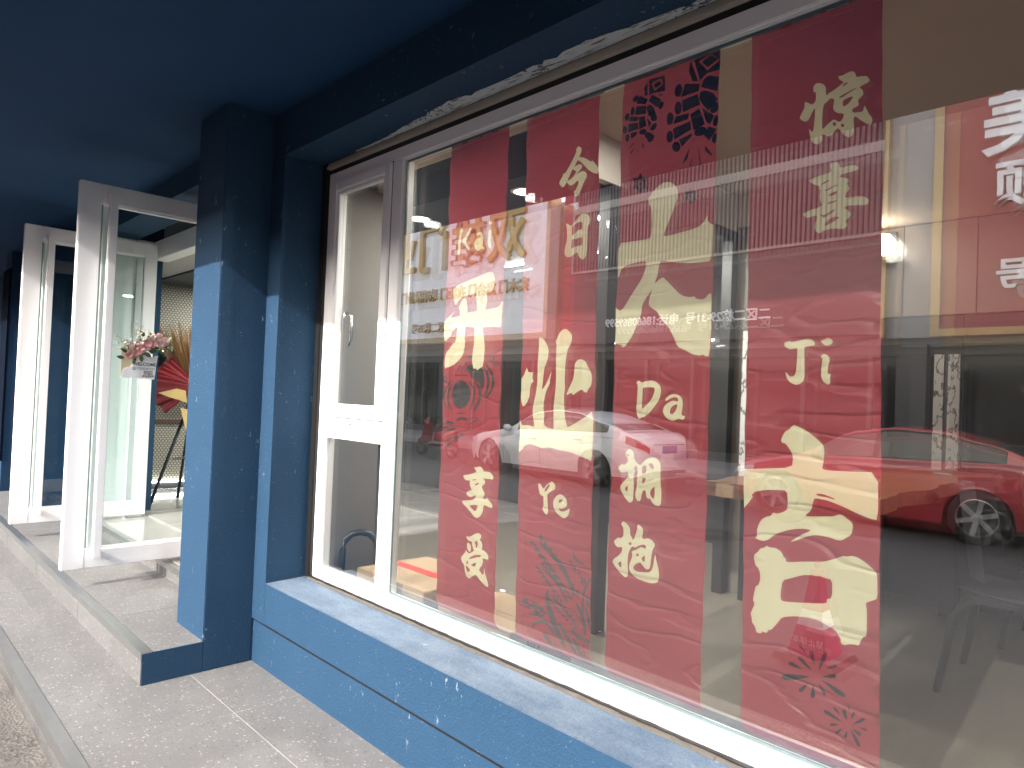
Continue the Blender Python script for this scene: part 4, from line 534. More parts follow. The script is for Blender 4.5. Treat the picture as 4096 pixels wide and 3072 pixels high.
 'b2_wheat': ('faded', '-1841,925 -1835,918 -1823,911 -1809,903 -1796,895 -1783,886 -1769,876 -1756,866 -1744,856 -1733,846 -1724,836 -1714,826 -1704,815 -1693,801 -1681,787 -1670,773 -1660,766 -1655,768 -1659,780 -1668,794 -1678,810 -1688,824 -1697,836 -1706,847 -1716,858 -1727,868 -1739,879 -1754,889 -1768,898 -1782,907 -1797,914 -1812,921 -1826,926 -1837,928|-1829,924 -1828,935 -1828,946 -1830,954 -1835,957 -1841,957 -1846,954 -1847,948 -1844,941 -1837,932|-1850,910 -1860,917 -1871,923 -1880,926 -1888,926 -1893,922 -1894,918 -1890,914 -1880,912 -1865,910|-1804,903 -1802,915 -1803,927 -1804,935 -1809,939 -1816,939 -1822,935 -1823,929 -1820,922 -1813,912|-1825,889 -1836,896 -1848,903 -1857,906 -1865,905 -1871,901 -1872,896 -1868,892 -1857,890 -1841,889|-1780,882 -1778,895 -1778,907 -1779,916 -1784,920 -1791,919 -1797,916 -1799,909 -1796,902 -1789,891|-1800,868 -1811,876 -1824,882 -1834,886 -1842,885 -1848,881 -1849,875 -1844,871 -1833,869 -1817,868|-1756,862 -1753,875 -1753,887 -1755,896 -1760,899 -1767,899 -1773,895 -1775,889 -1772,881 -1765,871|-1775,848 -1787,855 -1799,862 -1809,865 -1818,864 -1823,860 -1824,854 -1820,850 -1809,848 -1792,847|-1732,841 -1730,854 -1730,866 -1731,874 -1736,878 -1743,878 -1749,874 -1751,868 -1747,860 -1740,850|-1751,827 -1762,835 -1774,841 -1784,844 -1792,843 -1797,839 -1798,834 -1794,830 -1783,828 -1768,827|-1708,822 -1707,833 -1707,844 -1709,852 -1713,855 -1719,855 -1724,851 -1726,846 -1723,839 -1716,830|-1727,808 -1737,815 -1749,820 -1757,823 -1765,822 -1770,819 -1771,814 -1767,810 -1757,808 -1743,807|-1685,802 -1684,812 -1685,822 -1686,829 -1690,832 -1696,832 -1700,829 -1701,824 -1698,817 -1692,809|-1704,788 -1713,794 -1723,799 -1731,802 -1737,801 -1742,798 -1743,794 -1739,791 -1730,789 -1717,788|-1662,783 -1661,792 -1662,801 -1664,807 -1668,810 -1672,810 -1676,807 -1677,802 -1674,796 -1669,789|-1681,768 -1689,774 -1698,779 -1705,781 -1710,781 -1714,778 -1715,774 -1712,771 -1704,770 -1693,769|-1639,763 -1639,773 -1640,782 -1641,788 -1645,790 -1649,790 -1653,787 -1654,783 -1651,777 -1646,770|-1658,749 -1666,755 -1674,759 -1681,762 -1687,762 -1691,759 -1692,755 -1689,752 -1681,750 -1670,749|-1830,828 -1822,824 -1810,819 -1796,814 -1784,808 -1773,802 -1762,796 -1751,788 -1740,780 -1728,768 -1715,755 -1703,742 -1693,734 -1690,736 -1696,746 -1707,760 -1719,774 -1731,787 -1742,796 -1753,803 -1764,810 -1776,816 -1789,821 -1804,826 -1818,829 -1828,831|-1820,837 -1820,844 -1820,851 -1821,855 -1825,857 -1829,857 -1833,854 -1834,851 -1831,846 -1827,841|-1835,825 -1842,830 -1849,833 -1855,835 -1859,834 -1863,831 -1863,828 -1861,825 -1855,825 -1845,824|-1802,823 -1800,831 -1801,838 -1802,844 -1806,845 -1811,845 -1815,842 -1816,838 -1813,834 -1808,828|-1816,812 -1823,816 -1831,820 -1837,822 -1843,821 -1846,818 -1847,814 -1844,811 -1837,810 -1827,810|-1783,809 -1782,818 -1782,826 -1783,831 -1787,833 -1792,832 -1796,829 -1798,825 -1795,820 -1790,815|-1798,798 -1805,803 -1813,807 -1819,809 -1825,807 -1829,804 -1830,800 -1827,797 -1819,796 -1809,797|-1765,796 -1763,804 -1763,812 -1765,817 -1768,819 -1774,819 -1778,816 -1779,812 -1777,807 -1772,801|-1779,785 -1786,790 -1794,793 -1801,795 -1806,794 -1810,790 -1811,786 -1808,784 -1801,783 -1790,783|-1747,782 -1745,790 -1746,798 -1747,803 -1750,805 -1755,804 -1759,801 -1760,797 -1758,793 -1753,787|-1761,771 -1767,776 -1775,779 -1781,781 -1786,780 -1790,777 -1790,773 -1788,771 -1781,770 -1771,770|-1728,769 -1728,776 -1728,783 -1729,788 -1733,789 -1737,789 -1740,786 -1741,783 -1739,779 -1734,774|-1742,758 -1749,762 -1755,766 -1761,767 -1765,766 -1768,764 -1769,760 -1767,758 -1761,757 -1752,757|-1711,756 -1710,762 -1711,768 -1712,772 -1715,774 -1718,773 -1721,771 -1722,768 -1720,764 -1716,760|-1725,745 -1730,749 -1736,752 -1740,753 -1744,752 -1747,750 -1748,747 -1746,745 -1740,745 -1733,744|-1693,743 -1693,750 -1693,755 -1694,759 -1697,761 -1701,760 -1703,758 -1704,755 -1702,751 -1698,747|-1707,732 -1712,736 -1718,739 -1722,740 -1726,739 -1729,737 -1729,735 -1728,732 -1722,732 -1715,732|-1774,736 -1767,731 -1755,726 -1742,719 -1731,713 -1721,708 -1712,702 -1703,696 -1693,689 -1680,679 -1666,667 -1653,656 -1643,649 -1642,651 -1649,660 -1661,671 -1674,684 -1686,694 -1696,702 -1705,708 -1714,714 -1724,719 -1737,725 -1750,731 -1763,735 -1772,738|-1754,732 -1754,739 -1755,745 -1757,749 -1760,750 -1763,750 -1766,748 -1766,744 -1764,741 -1760,736|-1765,723 -1772,726 -1778,729 -1783,730 -1788,729 -1790,727 -1790,724 -1788,722 -1782,722 -1774,722|-1737,721 -1737,728 -1738,735 -1739,739 -1742,741 -1746,740 -1749,738 -1750,734 -1747,730 -1743,726|-1748,712 -1755,715 -1762,718 -1768,719 -1772,718 -1775,716 -1775,713 -1773,711 -1766,710 -1757,711|-1720,710 -1719,718 -1720,724 -1722,729 -1725,731 -1729,730 -1732,728 -1733,724 -1731,720 -1726,715|-1731,701 -1738,705 -1745,707 -1751,709 -1756,707 -1759,705 -1759,701 -1756,699 -1750,699 -1741,699|-1703,699 -1702,707 -1703,713 -1705,718 -1708,720 -1712,719 -1715,716 -1716,713 -1713,709 -1709,704|-1714,690 -1720,694 -1728,696 -1734,697 -1738,696 -1741,694 -1742,690 -1739,688 -1733,688 -1723,688|-1686,688 -1686,695 -1687,702 -1688,706 -1691,708 -1695,707 -1698,705 -1699,701 -1696,697 -1692,693|-1697,679 -1703,683 -1710,685 -1716,686 -1720,685 -1723,683 -1723,680 -1720,678 -1714,677 -1706,678|-1669,678 -1669,684 -1670,690 -1672,694 -1674,695 -1678,694 -1680,692 -1681,689 -1678,686 -1674,681|-1680,668 -1686,671 -1692,674 -1697,675 -1701,674 -1703,672 -1703,669 -1701,667 -1696,667 -1688,667|-1653,667 -1653,672 -1654,677 -1656,681 -1658,682 -1661,682 -1663,680 -1663,677 -1661,674 -1657,670|-1663,658 -1668,661 -1674,663 -1678,664 -1681,663 -1684,661 -1684,659 -1682,657 -1677,657 -1670,657|-1637,656 -1637,662 -1638,667 -1639,670 -1642,671 -1644,671 -1646,669 -1647,666 -1645,663 -1641,660|-1647,647 -1652,650 -1657,652 -1661,653 -1665,652 -1667,651 -1667,648 -1665,647 -1661,646 -1654,646|-1794,758 -1799,749 -1801,737 -1802,723 -1800,708 -1796,693 -1789,677 -1782,661 -1774,647 -1765,634 -1756,622 -1746,611 -1736,601 -1725,591 -1714,581 -1703,573 -1692,570 -1688,573 -1691,582 -1699,592 -1708,603 -1717,614 -1725,624 -1733,635 -1742,647 -1750,659 -1757,673 -1765,688 -1772,703 -1777,716 -1781,729 -1782,741 -1784,752 -1789,759|-1589,848 -1595,839 -1604,825 -1613,808 -1619,790 -1622,769 -1623,745 -1622,724 -1621,709 -1615,710 -1614,725 -1614,747 -1613,770 -1610,790 -1604,807 -1596,823 -1588,837 -1584,847|-1652,741 -1649,732 -1643,722 -1635,711 -1629,699 -1623,683 -1618,665 -1612,649 -1606,638 -1601,640 -1600,653 -1603,671 -1608,690 -1613,706 -1621,719 -1630,730 -1639,739 -1647,743|-1676,638 -1671,632 -1662,627 -1650,623 -1637,619 -1620,617 -1602,617 -1585,617 -1572,619 -1570,624 -1580,627 -1596,629 -1614,631 -1628,633 -1640,636 -1652,639 -1662,642 -1671,643|-1859,597 -1854,602 -1849,609 -1844,615 -1839,620 -1830,624 -1819,628 -1808,631 -1798,631 -1785,626 -1771,616 -1757,606 -1747,601 -1743,604 -1750,612 -1762,623 -1776,634 -1790,641 -1806,642 -1821,639 -1834,633 -1846,627 -1855,619 -1860,610 -1863,603 -1863,598|-1805,599 -1803,592 -1797,584 -1789,576 -1781,568 -1770,558 -1757,546 -1745,536 -1733,531 -1728,534 -1732,545 -1741,557 -1753,570 -1763,580 -1772,589 -1782,596 -1790,601 -1799,603|-1735,648 -1728,638 -1714,625 -1698,611 -1683,596 -1666,579 -1649,559 -1632,542 -1619,531 -1615,534 -1622,548 -1636,567 -1653,588 -1669,606 -1685,620 -1702,634 -1718,645 -1731,651|-1661,612 -1658,604 -1651,595 -1642,586 -1634,576 -1626,565 -1618,552 -1610,541 -1602,535 -1597,537 -1598,548 -1603,561 -1610,574 -1618,586 -1627,596 -1637,605 -1647,612 -1656,616|-1674,922 -1675,916 -1673,909 -1668,901 -1661,894 -1651,890 -1638,887 -1626,885 -1616,885 -1615,886 -1622,891 -1633,894 -1645,898 -1653,902 -1659,907 -1663,913 -1667,919 -1672,923|-1606,739 -1607,731 -1604,721 -1601,711 -1598,701 -1596,690 -1594,679 -1591,669 -1588,663 -1585,664 -1584,672 -1584,682 -1585,694 -1587,705 -1591,715 -1595,725 -1599,734 -1604,740|-1889,646 -1881,645 -1869,645 -1856,646 -1846,647 -1838,646 -1830,645 -1823,644 -1817,645 -1816,647 -1819,650 -1824,653 -1832,655 -1842,656 -1854,656 -1867,654 -1880,652 -1889,648|-1669,723 -1621,675 -1619,677 -1667,725|-1581,702 -1578,639 -1576,640 -1579,703|-1610,606 -1604,561 -1602,562 -1607,607|-1594,607 -1587,560 -1585,560 -1591,608|-1581,607 -1572,561 -1570,561 -1578,608|-1785,632 -1741,599 -1739,601 -1783,634|-1683,558 -1655,532 -1653,534 -1682,559|-1619,530 -1594,544 -1551,552 -1550,533|-1897,680 -1902,677 -1909,676 -1913,679 -1911,683 -1905,686 -1898,684|-1844,689 -1848,685 -1855,685 -1858,688 -1856,692 -1850,695 -1845,694|-1893,692 -1898,688 -1907,688 -1912,691 -1910,695 -1903,697 -1895,696|-1813,671 -1817,668 -1824,668 -1829,670 -1827,674 -1821,676 -1814,675|-1840,662 -1845,658 -1852,657 -1856,660 -1854,665 -1848,667 -1841,666|-1836,688 -1841,685 -1849,684 -1853,687 -1851,691 -1844,693 -1837,692|-1888,699 -1893,695 -1901,695 -1906,698 -1904,702 -1897,704 -1890,703|-1828,660 -1833,656 -1841,656 -1845,659 -1843,664 -1836,666 -1829,665|-1874,668 -1879,664 -1886,663 -1890,666 -1888,671 -1881,674 -1875,672|-1809,682 -1813,679 -1819,679 -1823,681 -1821,685 -1815,687 -1810,685|-1795,670 -1800,667 -1807,667 -1811,669 -1810,673 -1803,675 -1797,673|-1859,681 -1864,677 -1871,677 -1875,680 -1873,684 -1866,686 -1860,685|-1847,661 -1852,657 -1859,657 -1864,660 -1862,665 -1854,667 -1848,666|-1809,655 -1813,652 -1821,652 -1825,654 -1824,658 -1817,659 -1811,658|-1808,656 -1813,652 -1821,652 -1826,655 -1824,659 -1816,661 -1809,660|-1830,682 -1835,679 -1842,678 -1847,681 -1845,685 -1838,688 -1831,686|-1890,698 -1896,694 -1904,693 -1909,697 -1906,701 -1899,704 -1892,702|-1918,672 -1923,669 -1930,669 -1934,671 -1933,675 -1926,677 -1920,676|-1887,670 -1892,668 -1900,667 -1906,670 -1904,673 -1897,675 -1889,674|-1844,690 -1849,687 -1856,687 -1861,689 -1859,693 -1852,695 -1846,694|-1806,655 -1811,651 -1818,650 -1822,653 -1820,658 -1813,661 -1807,660|-1887,697 -1892,694 -1899,694 -1904,696 -1903,699 -1896,701 -1889,700|-1903,686 -1907,683 -1915,683 -1920,686 -1918,689 -1911,691 -1904,690|-1925,670 -1930,666 -1937,665 -1941,669 -1939,674 -1932,676 -1926,675|-1805,673 -1809,670 -1816,669 -1821,672 -1819,676 -1812,678 -1806,677|-1839,671 -1844,667 -1851,667 -1856,670 -1854,674 -1847,676 -1840,675|-1799,668 -1803,665 -1810,664 -1814,667 -1812,671 -1806,674 -1800,672|-1896,690 -1902,686 -1910,686 -1915,689 -1913,693 -1906,695 -1898,694|-1854,693 -1859,690 -1866,689 -1870,692 -1868,696 -1861,698 -1855,697|-1928,681 -1933,678 -1940,678 -1945,681 -1944,684 -1937,686 -1930,685|-1841,676 -1846,672 -1854,672 -1858,675 -1857,678 -1850,680 -1843,679|-1831,665 -1835,662 -1841,662 -1845,664 -1844,668 -1838,669 -1833,668|-1835,658 -1839,655 -1846,654 -1850,657 -1848,661 -1842,663 -1836,662|-1847,681 -1852,678 -1859,678 -1863,680 -1861,684 -1855,686 -1849,685|-1878,676 -1883,673 -1890,672 -1894,675 -1892,679 -1886,681 -1880,679|-1822,687 -1827,683 -1835,683 -1839,686 -1837,690 -1830,692 -1824,691|-1886,691 -1891,688 -1899,688 -1904,690 -1903,694 -1895,696 -1888,695|-1904,686 -1909,683 -1916,682 -1921,685 -1920,688 -1913,690 -1906,689|-1884,687 -1889,683 -1898,683 -1902,686 -1901,690 -1893,692 -1886,690|-1811,680 -1816,677 -1823,676 -1826,679 -1824,683 -1818,686 -1812,684|-1807,671 -1811,668 -1818,668 -1821,670 -1820,674 -1814,675 -1808,674|-1855,687 -1861,683 -1869,683 -1873,686 -1871,691 -1864,693 -1857,692|-1904,692 -1910,688 -1918,688 -1923,691 -1921,695 -1913,697 -1906,696|-1818,676 -1822,673 -1829,672 -1832,675 -1831,679 -1825,681 -1819,679|-1819,679 -1824,675 -1831,675 -1835,678 -1833,681 -1827,683 -1821,682|-1870,682 -1875,679 -1883,678 -1888,681 -1887,684 -1879,686 -1872,685|-1677,867 -1676,871 -1676,875 -1677,877 -1679,878 -1682,878 -1684,876 -1685,874 -1684,872 -1681,869|-1608,801 -1607,805 -1607,809 -1608,811 -1610,812 -1613,811 -1615,810 -1616,808 -1614,806 -1612,803|-1616,809 -1615,813 -1615,817 -1616,819 -1618,820 -1621,819 -1623,817 -1624,815 -1623,813 -1620,811|-1616,821 -1616,825 -1616,829 -1616,831 -1618,832 -1621,832 -1624,830 -1625,828 -1623,826 -1620,823|-1665,862 -1664,866 -1664,870 -1665,872 -1667,873 -1670,872 -1672,871 -1673,869 -1671,867 -1669,864|-1678,876 -1677,880 -1677,884 -1678,886 -1680,887 -1683,886 -1686,885 -1687,883 -1685,880 -1682,878|-1628,812 -1627,816 -1627,820 -1628,822 -1630,823 -1633,822 -1635,821 -1636,819 -1634,816 -1631,814|-1623,822 -1622,827 -1622,830 -1623,833 -1625,833 -1628,833 -1630,831 -1631,829 -1630,827 -1627,825|-1613,829 -1613,833 -1613,836 -1613,839 -1615,840 -1618,839 -1621,837 -1622,835 -1620,833 -1617,831|-1631,830 -1631,835 -1631,838 -1631,841 -1633,841 -1636,841 -1639,839 -1640,837 -1638,835 -1635,832|-1632,834 -1631,838 -1631,842 -1632,844 -1634,845 -1637,845 -1639,843 -1640,841 -1639,839 -1636,836|-1610,819 -1609,823 -1609,827 -1609,829 -1612,830 -1614,829 -1617,827 -1618,825 -1616,823 -1613,821|-1659,860 -1658,864 -1658,868 -1659,871 -1661,871 -1664,871 -1666,869 -1667,867 -1666,865 -1663,862|-1626,831 -1625,835 -1625,839 -1626,841 -1628,842 -1631,841 -1633,840 -1634,838 -1632,836 -1630,833|-1638,849 -1637,853 -1637,857 -1638,859 -1640,860 -1643,859 -1645,858 -1646,856 -1645,854 -1642,851|-1616,818 -1615,822 -1615,826 -1615,829 -1618,829 -1620,829 -1623,827 -1624,825 -1622,823 -1619,820|-1628,817 -1627,821 -1627,825 -1627,828 -1630,828 -1632,828 -1635,826 -1636,824 -1634,822 -1631,819|-1624,823 -1623,827 -1623,831 -1624,834 -1626,834 -1629,834 -1632,832 -1632,830 -1631,828 -1628,825|-1663,859 -1662,863 -1662,867 -1663,870 -1665,870 -1668,870 -1671,868 -1671,866 -1670,864 -1667,861|-1644,857 -1643,861 -1643,865 -1643,867 -1646,868 -1648,867 -1651,865 -1652,863 -1650,861 -1647,859|-1687,879 -1686,883 -1686,887 -1687,889 -1689,890 -1692,889 -1695,888 -1695,886 -1694,884 -1691,881|-1671,864 -1671,868 -1671,872 -1671,874 -1673,875 -1676,874 -1679,872 -1680,870 -1678,868 -1675,866|-1678,874 -1677,878 -1677,881 -1678,884 -1680,885 -1683,884 -1686,882 -1687,880 -1685,878 -1682,876|-1662,851 -1661,855 -1661,858 -1662,861 -1664,862 -1667,861 -1669,859 -1670,857 -1669,855 -1666,853|-1641,844 -1640,848 -1640,852 -1641,854 -1643,855 -1646,854 -1648,852 -1649,850 -1648,848 -1645,846|-1665,851 -1664,855 -1664,859 -1665,861 -1667,862 -1670,861 -1672,860 -1673,858 -1671,856 -1668,853|-1589,758 -1589,762 -1589,766 -1589,769 -1591,770 -1593,770 -1595,769 -1596,767 -1595,764 -1592,761|-1603,764 -1603,768 -1603,772 -1603,775 -1605,776 -1607,776 -1609,775 -1610,773 -1609,770 -1606,767|-1596,746 -1595,750 -1595,754 -1596,757 -1598,758 -1600,758 -1602,757 -1603,755 -1601,752 -1599,749|-1588,758 -1587,763 -1587,767 -1588,770 -1590,771 -1592,770 -1594,769 -1594,767 -1593,764 -1591,761|-1587,747 -1586,752 -1586,756 -1587,759 -1589,760 -1591,760 -1593,758 -1593,756 -1592,753 -1590,750|-1595,757 -1595,761 -1595,765 -1595,768 -1597,769 -1599,769 -1601,768 -1602,766 -1601,763 -1598,760|-1593,742 -1592,746 -1593,751 -1593,753 -1595,755 -1597,754 -1599,753 -1600,751 -1599,748 -1596,745|-1595,742 -1594,746 -1594,751 -1595,753 -1596,755 -1599,754 -1601,753 -1601,751 -1600,748 -1598,745|-1595,763 -1594,767 -1594,771 -1595,774 -1597,775 -1599,775 -1601,774 -1602,772 -1600,769 -1598,766|-1592,743 -1592,747 -1592,751 -1592,754 -1594,755 -1596,755 -1598,753 -1599,751 -1598,749 -1595,746'),
}

# ================================================================== paper banners behind the glass
def fold(x, z):
    a = (z*5.7+.13*math.sin(x*5)+.3) % 1.0
    tri = abs(a-.5)*2
    return .0065*(tri-.5)+.0022*math.sin(z*9+x*7)+.0014*math.sin(x*19+z*4)
YB = .05
def chaikin(l):
    o = []
    for i in range(len(l)):
        a, b = l[i], l[(i+1) % len(l)]; o += [a*.8+b*.2, a*.2+b*.8]
    return o
def inside(p, lp):
    x, y = p; c = False; n = len(lp); j = n-1
    for i in range(n):
        xi, yi = lp[i]; xj, yj = lp[j]
        if (yi > y) != (yj > y) and x < (xj-xi)*(y-yi)/(yj-yi)+xi: c = not c
        j = i
    return c
def banner(corners, label, key):
    # one sheet of paper: the printed characters and drawings are cut out of it as pieces of the same surface
    tl, tr, br, bl = corners
    o = thing('paper_banner', ((bl[0]+br[0])/2, YB, bl[1]), label, 'banner', 'red paper banners hung inside the window')
    def fn(u, v):
        xt = tl[0]+(tr[0]-tl[0])*u; zt = tl[1]+(tr[1]-tl[1])*u; xb = bl[0]+(br[0]-bl[0])*u; zb = bl[1]+(br[1]-bl[1])*u
        return xb+(xt-xb)*v, zb+(zt-zb)*v
    V = []; E = []; NU, NV = 15, 84
    for j in range(NV+1):
        for i in range(NU+1): V.append(Vector(fn(i/NU, j/NV)))
    ring = [i for i in range(NU+1)]+[j*(NU+1)+NU for j in range(1, NV+1)]+[NV*(NU+1)+i for i in range(NU-1, -1, -1)]+[j*(NU+1) for j in range(NV-1, 0, -1)]
    E += [(ring[k], ring[(k+1) % len(ring)]) for k in range(len(ring))]
    quad = [bl, br, tr, tl]; shapes = []
    for name, (c, s) in GLYPHS.items():
        if not name.startswith(key): continue
        for sh in s.split('|'):
            loops = [[Vector((int(a)/1000, int(b)/1000)) for a, b in (p.split(',') for p in lp.split(' '))] for lp in sh.split('/')]
            if c == 'cream': loops = [chaikin(l) for l in loops]
            for l in loops:
                b0 = len(V); V += l; E += [(b0+k, b0+(k+1) % len(l)) for k in range(len(l))]
            xs = [q.x for q in loops[0]]; zs = [q.y for q in loops[0]]
            shapes.append((name, c, [[(q.x, q.y) for q in l] for l in loops], min(xs), max(xs), min(zs), max(zs)))
    vv, ee, ff, _, _, _ = delaunay_2d_cdt(V, E, [], 0, 1e-6, False)
    piece = {}
    for t in ff:
        p = (sum(vv[i].x for i in t)/3, sum(vv[i].y for i in t)/3)
        if not inside(p, quad): continue
        who = ('sheet', 'red')
        for name, c, loops, x0, x1, z0, z1 in shapes:
            if x0 <= p[0] <= x1 and z0 <= p[1] <= z1 and inside(p, loops[0]) and not any(inside(p, h) for h in loops[1:]): who = (name, c); break
        piece.setdefault(who, []).append(t)
    hb = bl[1]+.045
    for (name, c), tris in piece.items():
        mb = MB(); idx = {}
        for t in tris:
            for i in t:
                if i not in idx:
                    idx[i] = len(mb.v); x, z = vv[i]; y = YB+fold(x, z)+(9*((hb-z)/2.05)**1.5 if z < hb else 0); mb.v.append((x, y, z))
            mb.f.append(tuple(idx[i] for i in t))
        nm = {'red': 'sheet', 'cream': 'character', 'ink': 'drawing', 'faded': 'drawing'}[c]
        me = mb.mesh(nm); bm = bmesh.new(); bm.from_mesh(me)
        for fc in bm.faces:
            if fc.normal.y > 0: fc.normal_flip()
        bm.to_mesh(me); bm.free()
        put(nm, me, {'red': 'red_paper', 'cream': 'cream_print', 'ink': 'ink_print', 'faded': 'faded_print'}[c], o, True)
    for i in range(4):      # strips of tape along the top edge
        x = tl[0]+.03+i*.098; MB().box(x, x+.06+.02*(i % 2), YB-.012, YB-.011, tl[1]-.012, tl[1]+.022).build('tape', 'card_white', o)
    return o
banner([(-2.486, 2.597), (-2.111, 2.598), (-2.078, .530), (-2.462, .532)], 'red paper banner with cream writing and a faded lantern, nearest the casement window', 'b1')
banner([(-2.003, 2.592), (-1.627, 2.593), (-1.578, .528), (-1.953, .530)], 'red paper banner with cream writing above a drawing of wheat ears', 'b2')
banner([(-1.522, 2.600), (-1.149, 2.598), (-1.138, .528), (-1.510, .528)], 'red paper banner with black firecracker strings at its top', 'b3')
banner([(-1.041, 2.595), (-.672, 2.600), (-.623, .515), (-1.003, .520)], 'red paper banner with two black firework bursts near its foot', 'b4')

# ================================================================== things in the rooms
tb = thing('wooden_table', (-1.4, 2.1, ZF), 'live edge wooden slab table with dark legs behind the banners', 'table')
random.seed(21)
ZT = 1.12
edge = []
for i in range(26): edge.append((-1.76+.025*math.sin(i*1.3)+random.uniform(-.012, .012), 1.06+2.2*i/25))
edge2 = [(-1.03+.02*math.sin(i*.9)+random.uniform(-.01, .01), 3.26-2.2*i/25) for i in range(26)]
out = [(x, y, ZT) for x, y in edge+edge2]
MB().prism([(x, y, ZT-.003) for x, y, _ in out], (0, 0, .003)).build('table_top', 'wood_slab', tb)
MB().prism([(x+.004*random.uniform(-1, 1), y, ZT-.065) for x, y, _ in out], (0, 0, .0615)).build('bark_edge', 'bark', tb)
for (x, y) in ((-1.6, 1.35), (-1.2, 1.35), (-1.6, 2.95), (-1.2, 2.95)): MB().box(x-.04, x+.04, y-.04, y+.04, ZF, ZT-.065).build('leg', 'black_matt', tb)
MB().box(-1.66, -1.14, 1.3, 1.4, ZT-.11, ZT-.066).build('apron', 'black_matt', tb)

def chair(loc, rz, label):
    c = thing('dining_chair', loc, label, 'chair', 'chairs by the wooden table')
    MB().grid(lambda u, v: ((u-.5)*.46, (v-.5)*.46, .45+.02*math.cos((u-.5)*5)*math.cos((v-.5)*5)), 10, 10).build('seat', 'black_matt', c, True)
    for p in c.children: p.matrix_parent_inverse = Matrix.Identity(4)
    MB().box(-.23, .23, -.23, .23, .405, .45).build('seat_base', 'black_matt', c, bevel=.02)
    MB().grid(lambda u, v: ((u-.5)*.5*(1-.25*v), .22+.06*v-.10*(2*u-1)**2, .5+.42*v), 12, 10).build('backrest', 'black_matt', c, True)
    for sx in (-1, 1):
        MB().tube([(sx*.18, -.16, .42), (sx*.21, -.2, .40), (sx*.225, -.235, .33), (sx*.25, -.27, 0)], [.021, .021, .021, .016], 10).build('leg', 'black', c, True)
        MB().tube([(sx*.18, .16, .42), (sx*.21, .2, .40), (sx*.225, .235, .33), (sx*.25, .29, 0)], [.021, .021, .021, .016], 10).build('leg', 'black', c, True)
    for p in c.children: p.matrix_parent_inverse = Matrix.Identity(4)
    c.rotation_euler.z = rz
    return c
chair((-.62, 1.86, ZF), R(92), 'black shell chair with curved legs right of the red banners')
chair((-.55, 2.75, ZF), R(88), 'black shell chair beside the far end of the wooden table')

def carton(x0, x1, y0, y1, z0, z1, label):
    b = thing('cardboard_box', ((x0+x1)/2, (y0+y1)/2, z0), label, 'box', 'cardboard boxes under the window')
    MB().box(x0, x1, y0, y1, z0, z1).build('carton', 'cardboard', b, bevel=.004)
    yc = (y0+y1)/2
    MB().box(x0-.001, x1+.001, yc-.03, yc+.03, z1, z1+.0015).box(x0-.0018, x0-.0003, yc-.03, yc+.03, z1-.14, z1+.0015).build('tape', 'tape_red' if z1 > .52 else 'cardboard', b)
    MB().box(x0, x1, yc-.0015, yc+.0015, z1-.0005, z1+.0004).build('flap_seam', 'print_dark', b)
    return b
carton(-3.2, -2.62, .1, .56, ZF, .552, 'brown cardboard box with red tape in the window corner')
carton(-2.56, -2.08, .14, .54, ZF, .50, 'brown cardboard box with dark print behind the first banner')
text_on('print', '易碎品', .07, 'print_dark', [o for o in bpy.data.objects if o.name.startswith('cardboard_box')][-1], (-2.079, .34, .42), (0, 1, 0), (0, 0, 1), bold=.001)

ht = thing('hand_truck', (-3.55, .28, ZF), 'black padded hoop handle of a hand truck behind the lower window pane', 'hand truck')
def hoop(r, z0): return [(-3.40, .13, z0), (-3.40, .13, .60), (-3.39, .14, .655), (-3.375, .17, .69), (-3.35, .21, .70), (-3.325, .25, .69), (-3.31, .28, .655), (-3.30, .29, .60), (-3.30, .29, z0)]
MB().tube([p for p in hoop(.016, .47)], .018, 10).build('grip', 'black', ht, True)
for p in ((-3.40, .13), (-3.30, .29)): MB().tube([(p[0], p[1], ZF+.02), (p[0], p[1], .475)], .011, 8).build('tube', 'steel', ht, True)
MB().box(-3.43, -3.27, .1, .3, ZF, ZF+.02).build('toe_plate', 'black', ht)

wl = thing('wall_lamp', (-1.84, 3.66, 2.62), 'lit round globe wall lamp on a black bracket above the dark cabinets', 'lamp')
MB().box(-1.90, -1.76, 3.62, 3.675, 2.58, 2.80).build('bracket', 'black', wl); MB().box(-1.90, -1.72, 3.52, 3.62, 2.58, 2.61).build('tray', 'black', wl)
MB().lathe([(.001, -.085), (.05, -.07), (.08, -.03), (.085, 0), (.08, .03), (.05, .07), (.001, .085)], 18, (-1.83, 3.56, 2.70)).build('globe', 'globe_on', wl, True)
def lamp_light(name, loc, power, size, colr, parent, kind='AREA'):
    l = bpy.data.lights.new(name, kind); l.energy = power; l.color = colr
    if kind == 'AREA': l.shape = 'DISK'; l.size = size
    else: l.shadow_soft_size = size
    o = bpy.data.objects.new(name, l); col.objects.link(o); o.parent = parent; o.matrix_parent_inverse = inv(parent); o.location = loc; return o
lamp_light('lamp_glow', (-1.83, 3.42, 2.70), 1.0, .1, (1, .86, .68), wl, 'POINT')
DL = [(-2.771, .80, 2.62, 'ceiling spot seen in the gap between the first and second banners'), (-3.743, .80, 2.62, 'ceiling spot glimpsed left of the lantern banner'), (-2.779, 1.49, 2.62, 'deeper ceiling spot seen between the second and third banners'), (-3.3, 2.4, 2.62, 'ceiling spot deep in the grey ceilinged room'), (-5.9, 1.6, 2.62, 'ceiling spot over the entrance'), (-7.6, 1.6, 2.62, 'ceiling spot near the patterned entrance wall')]
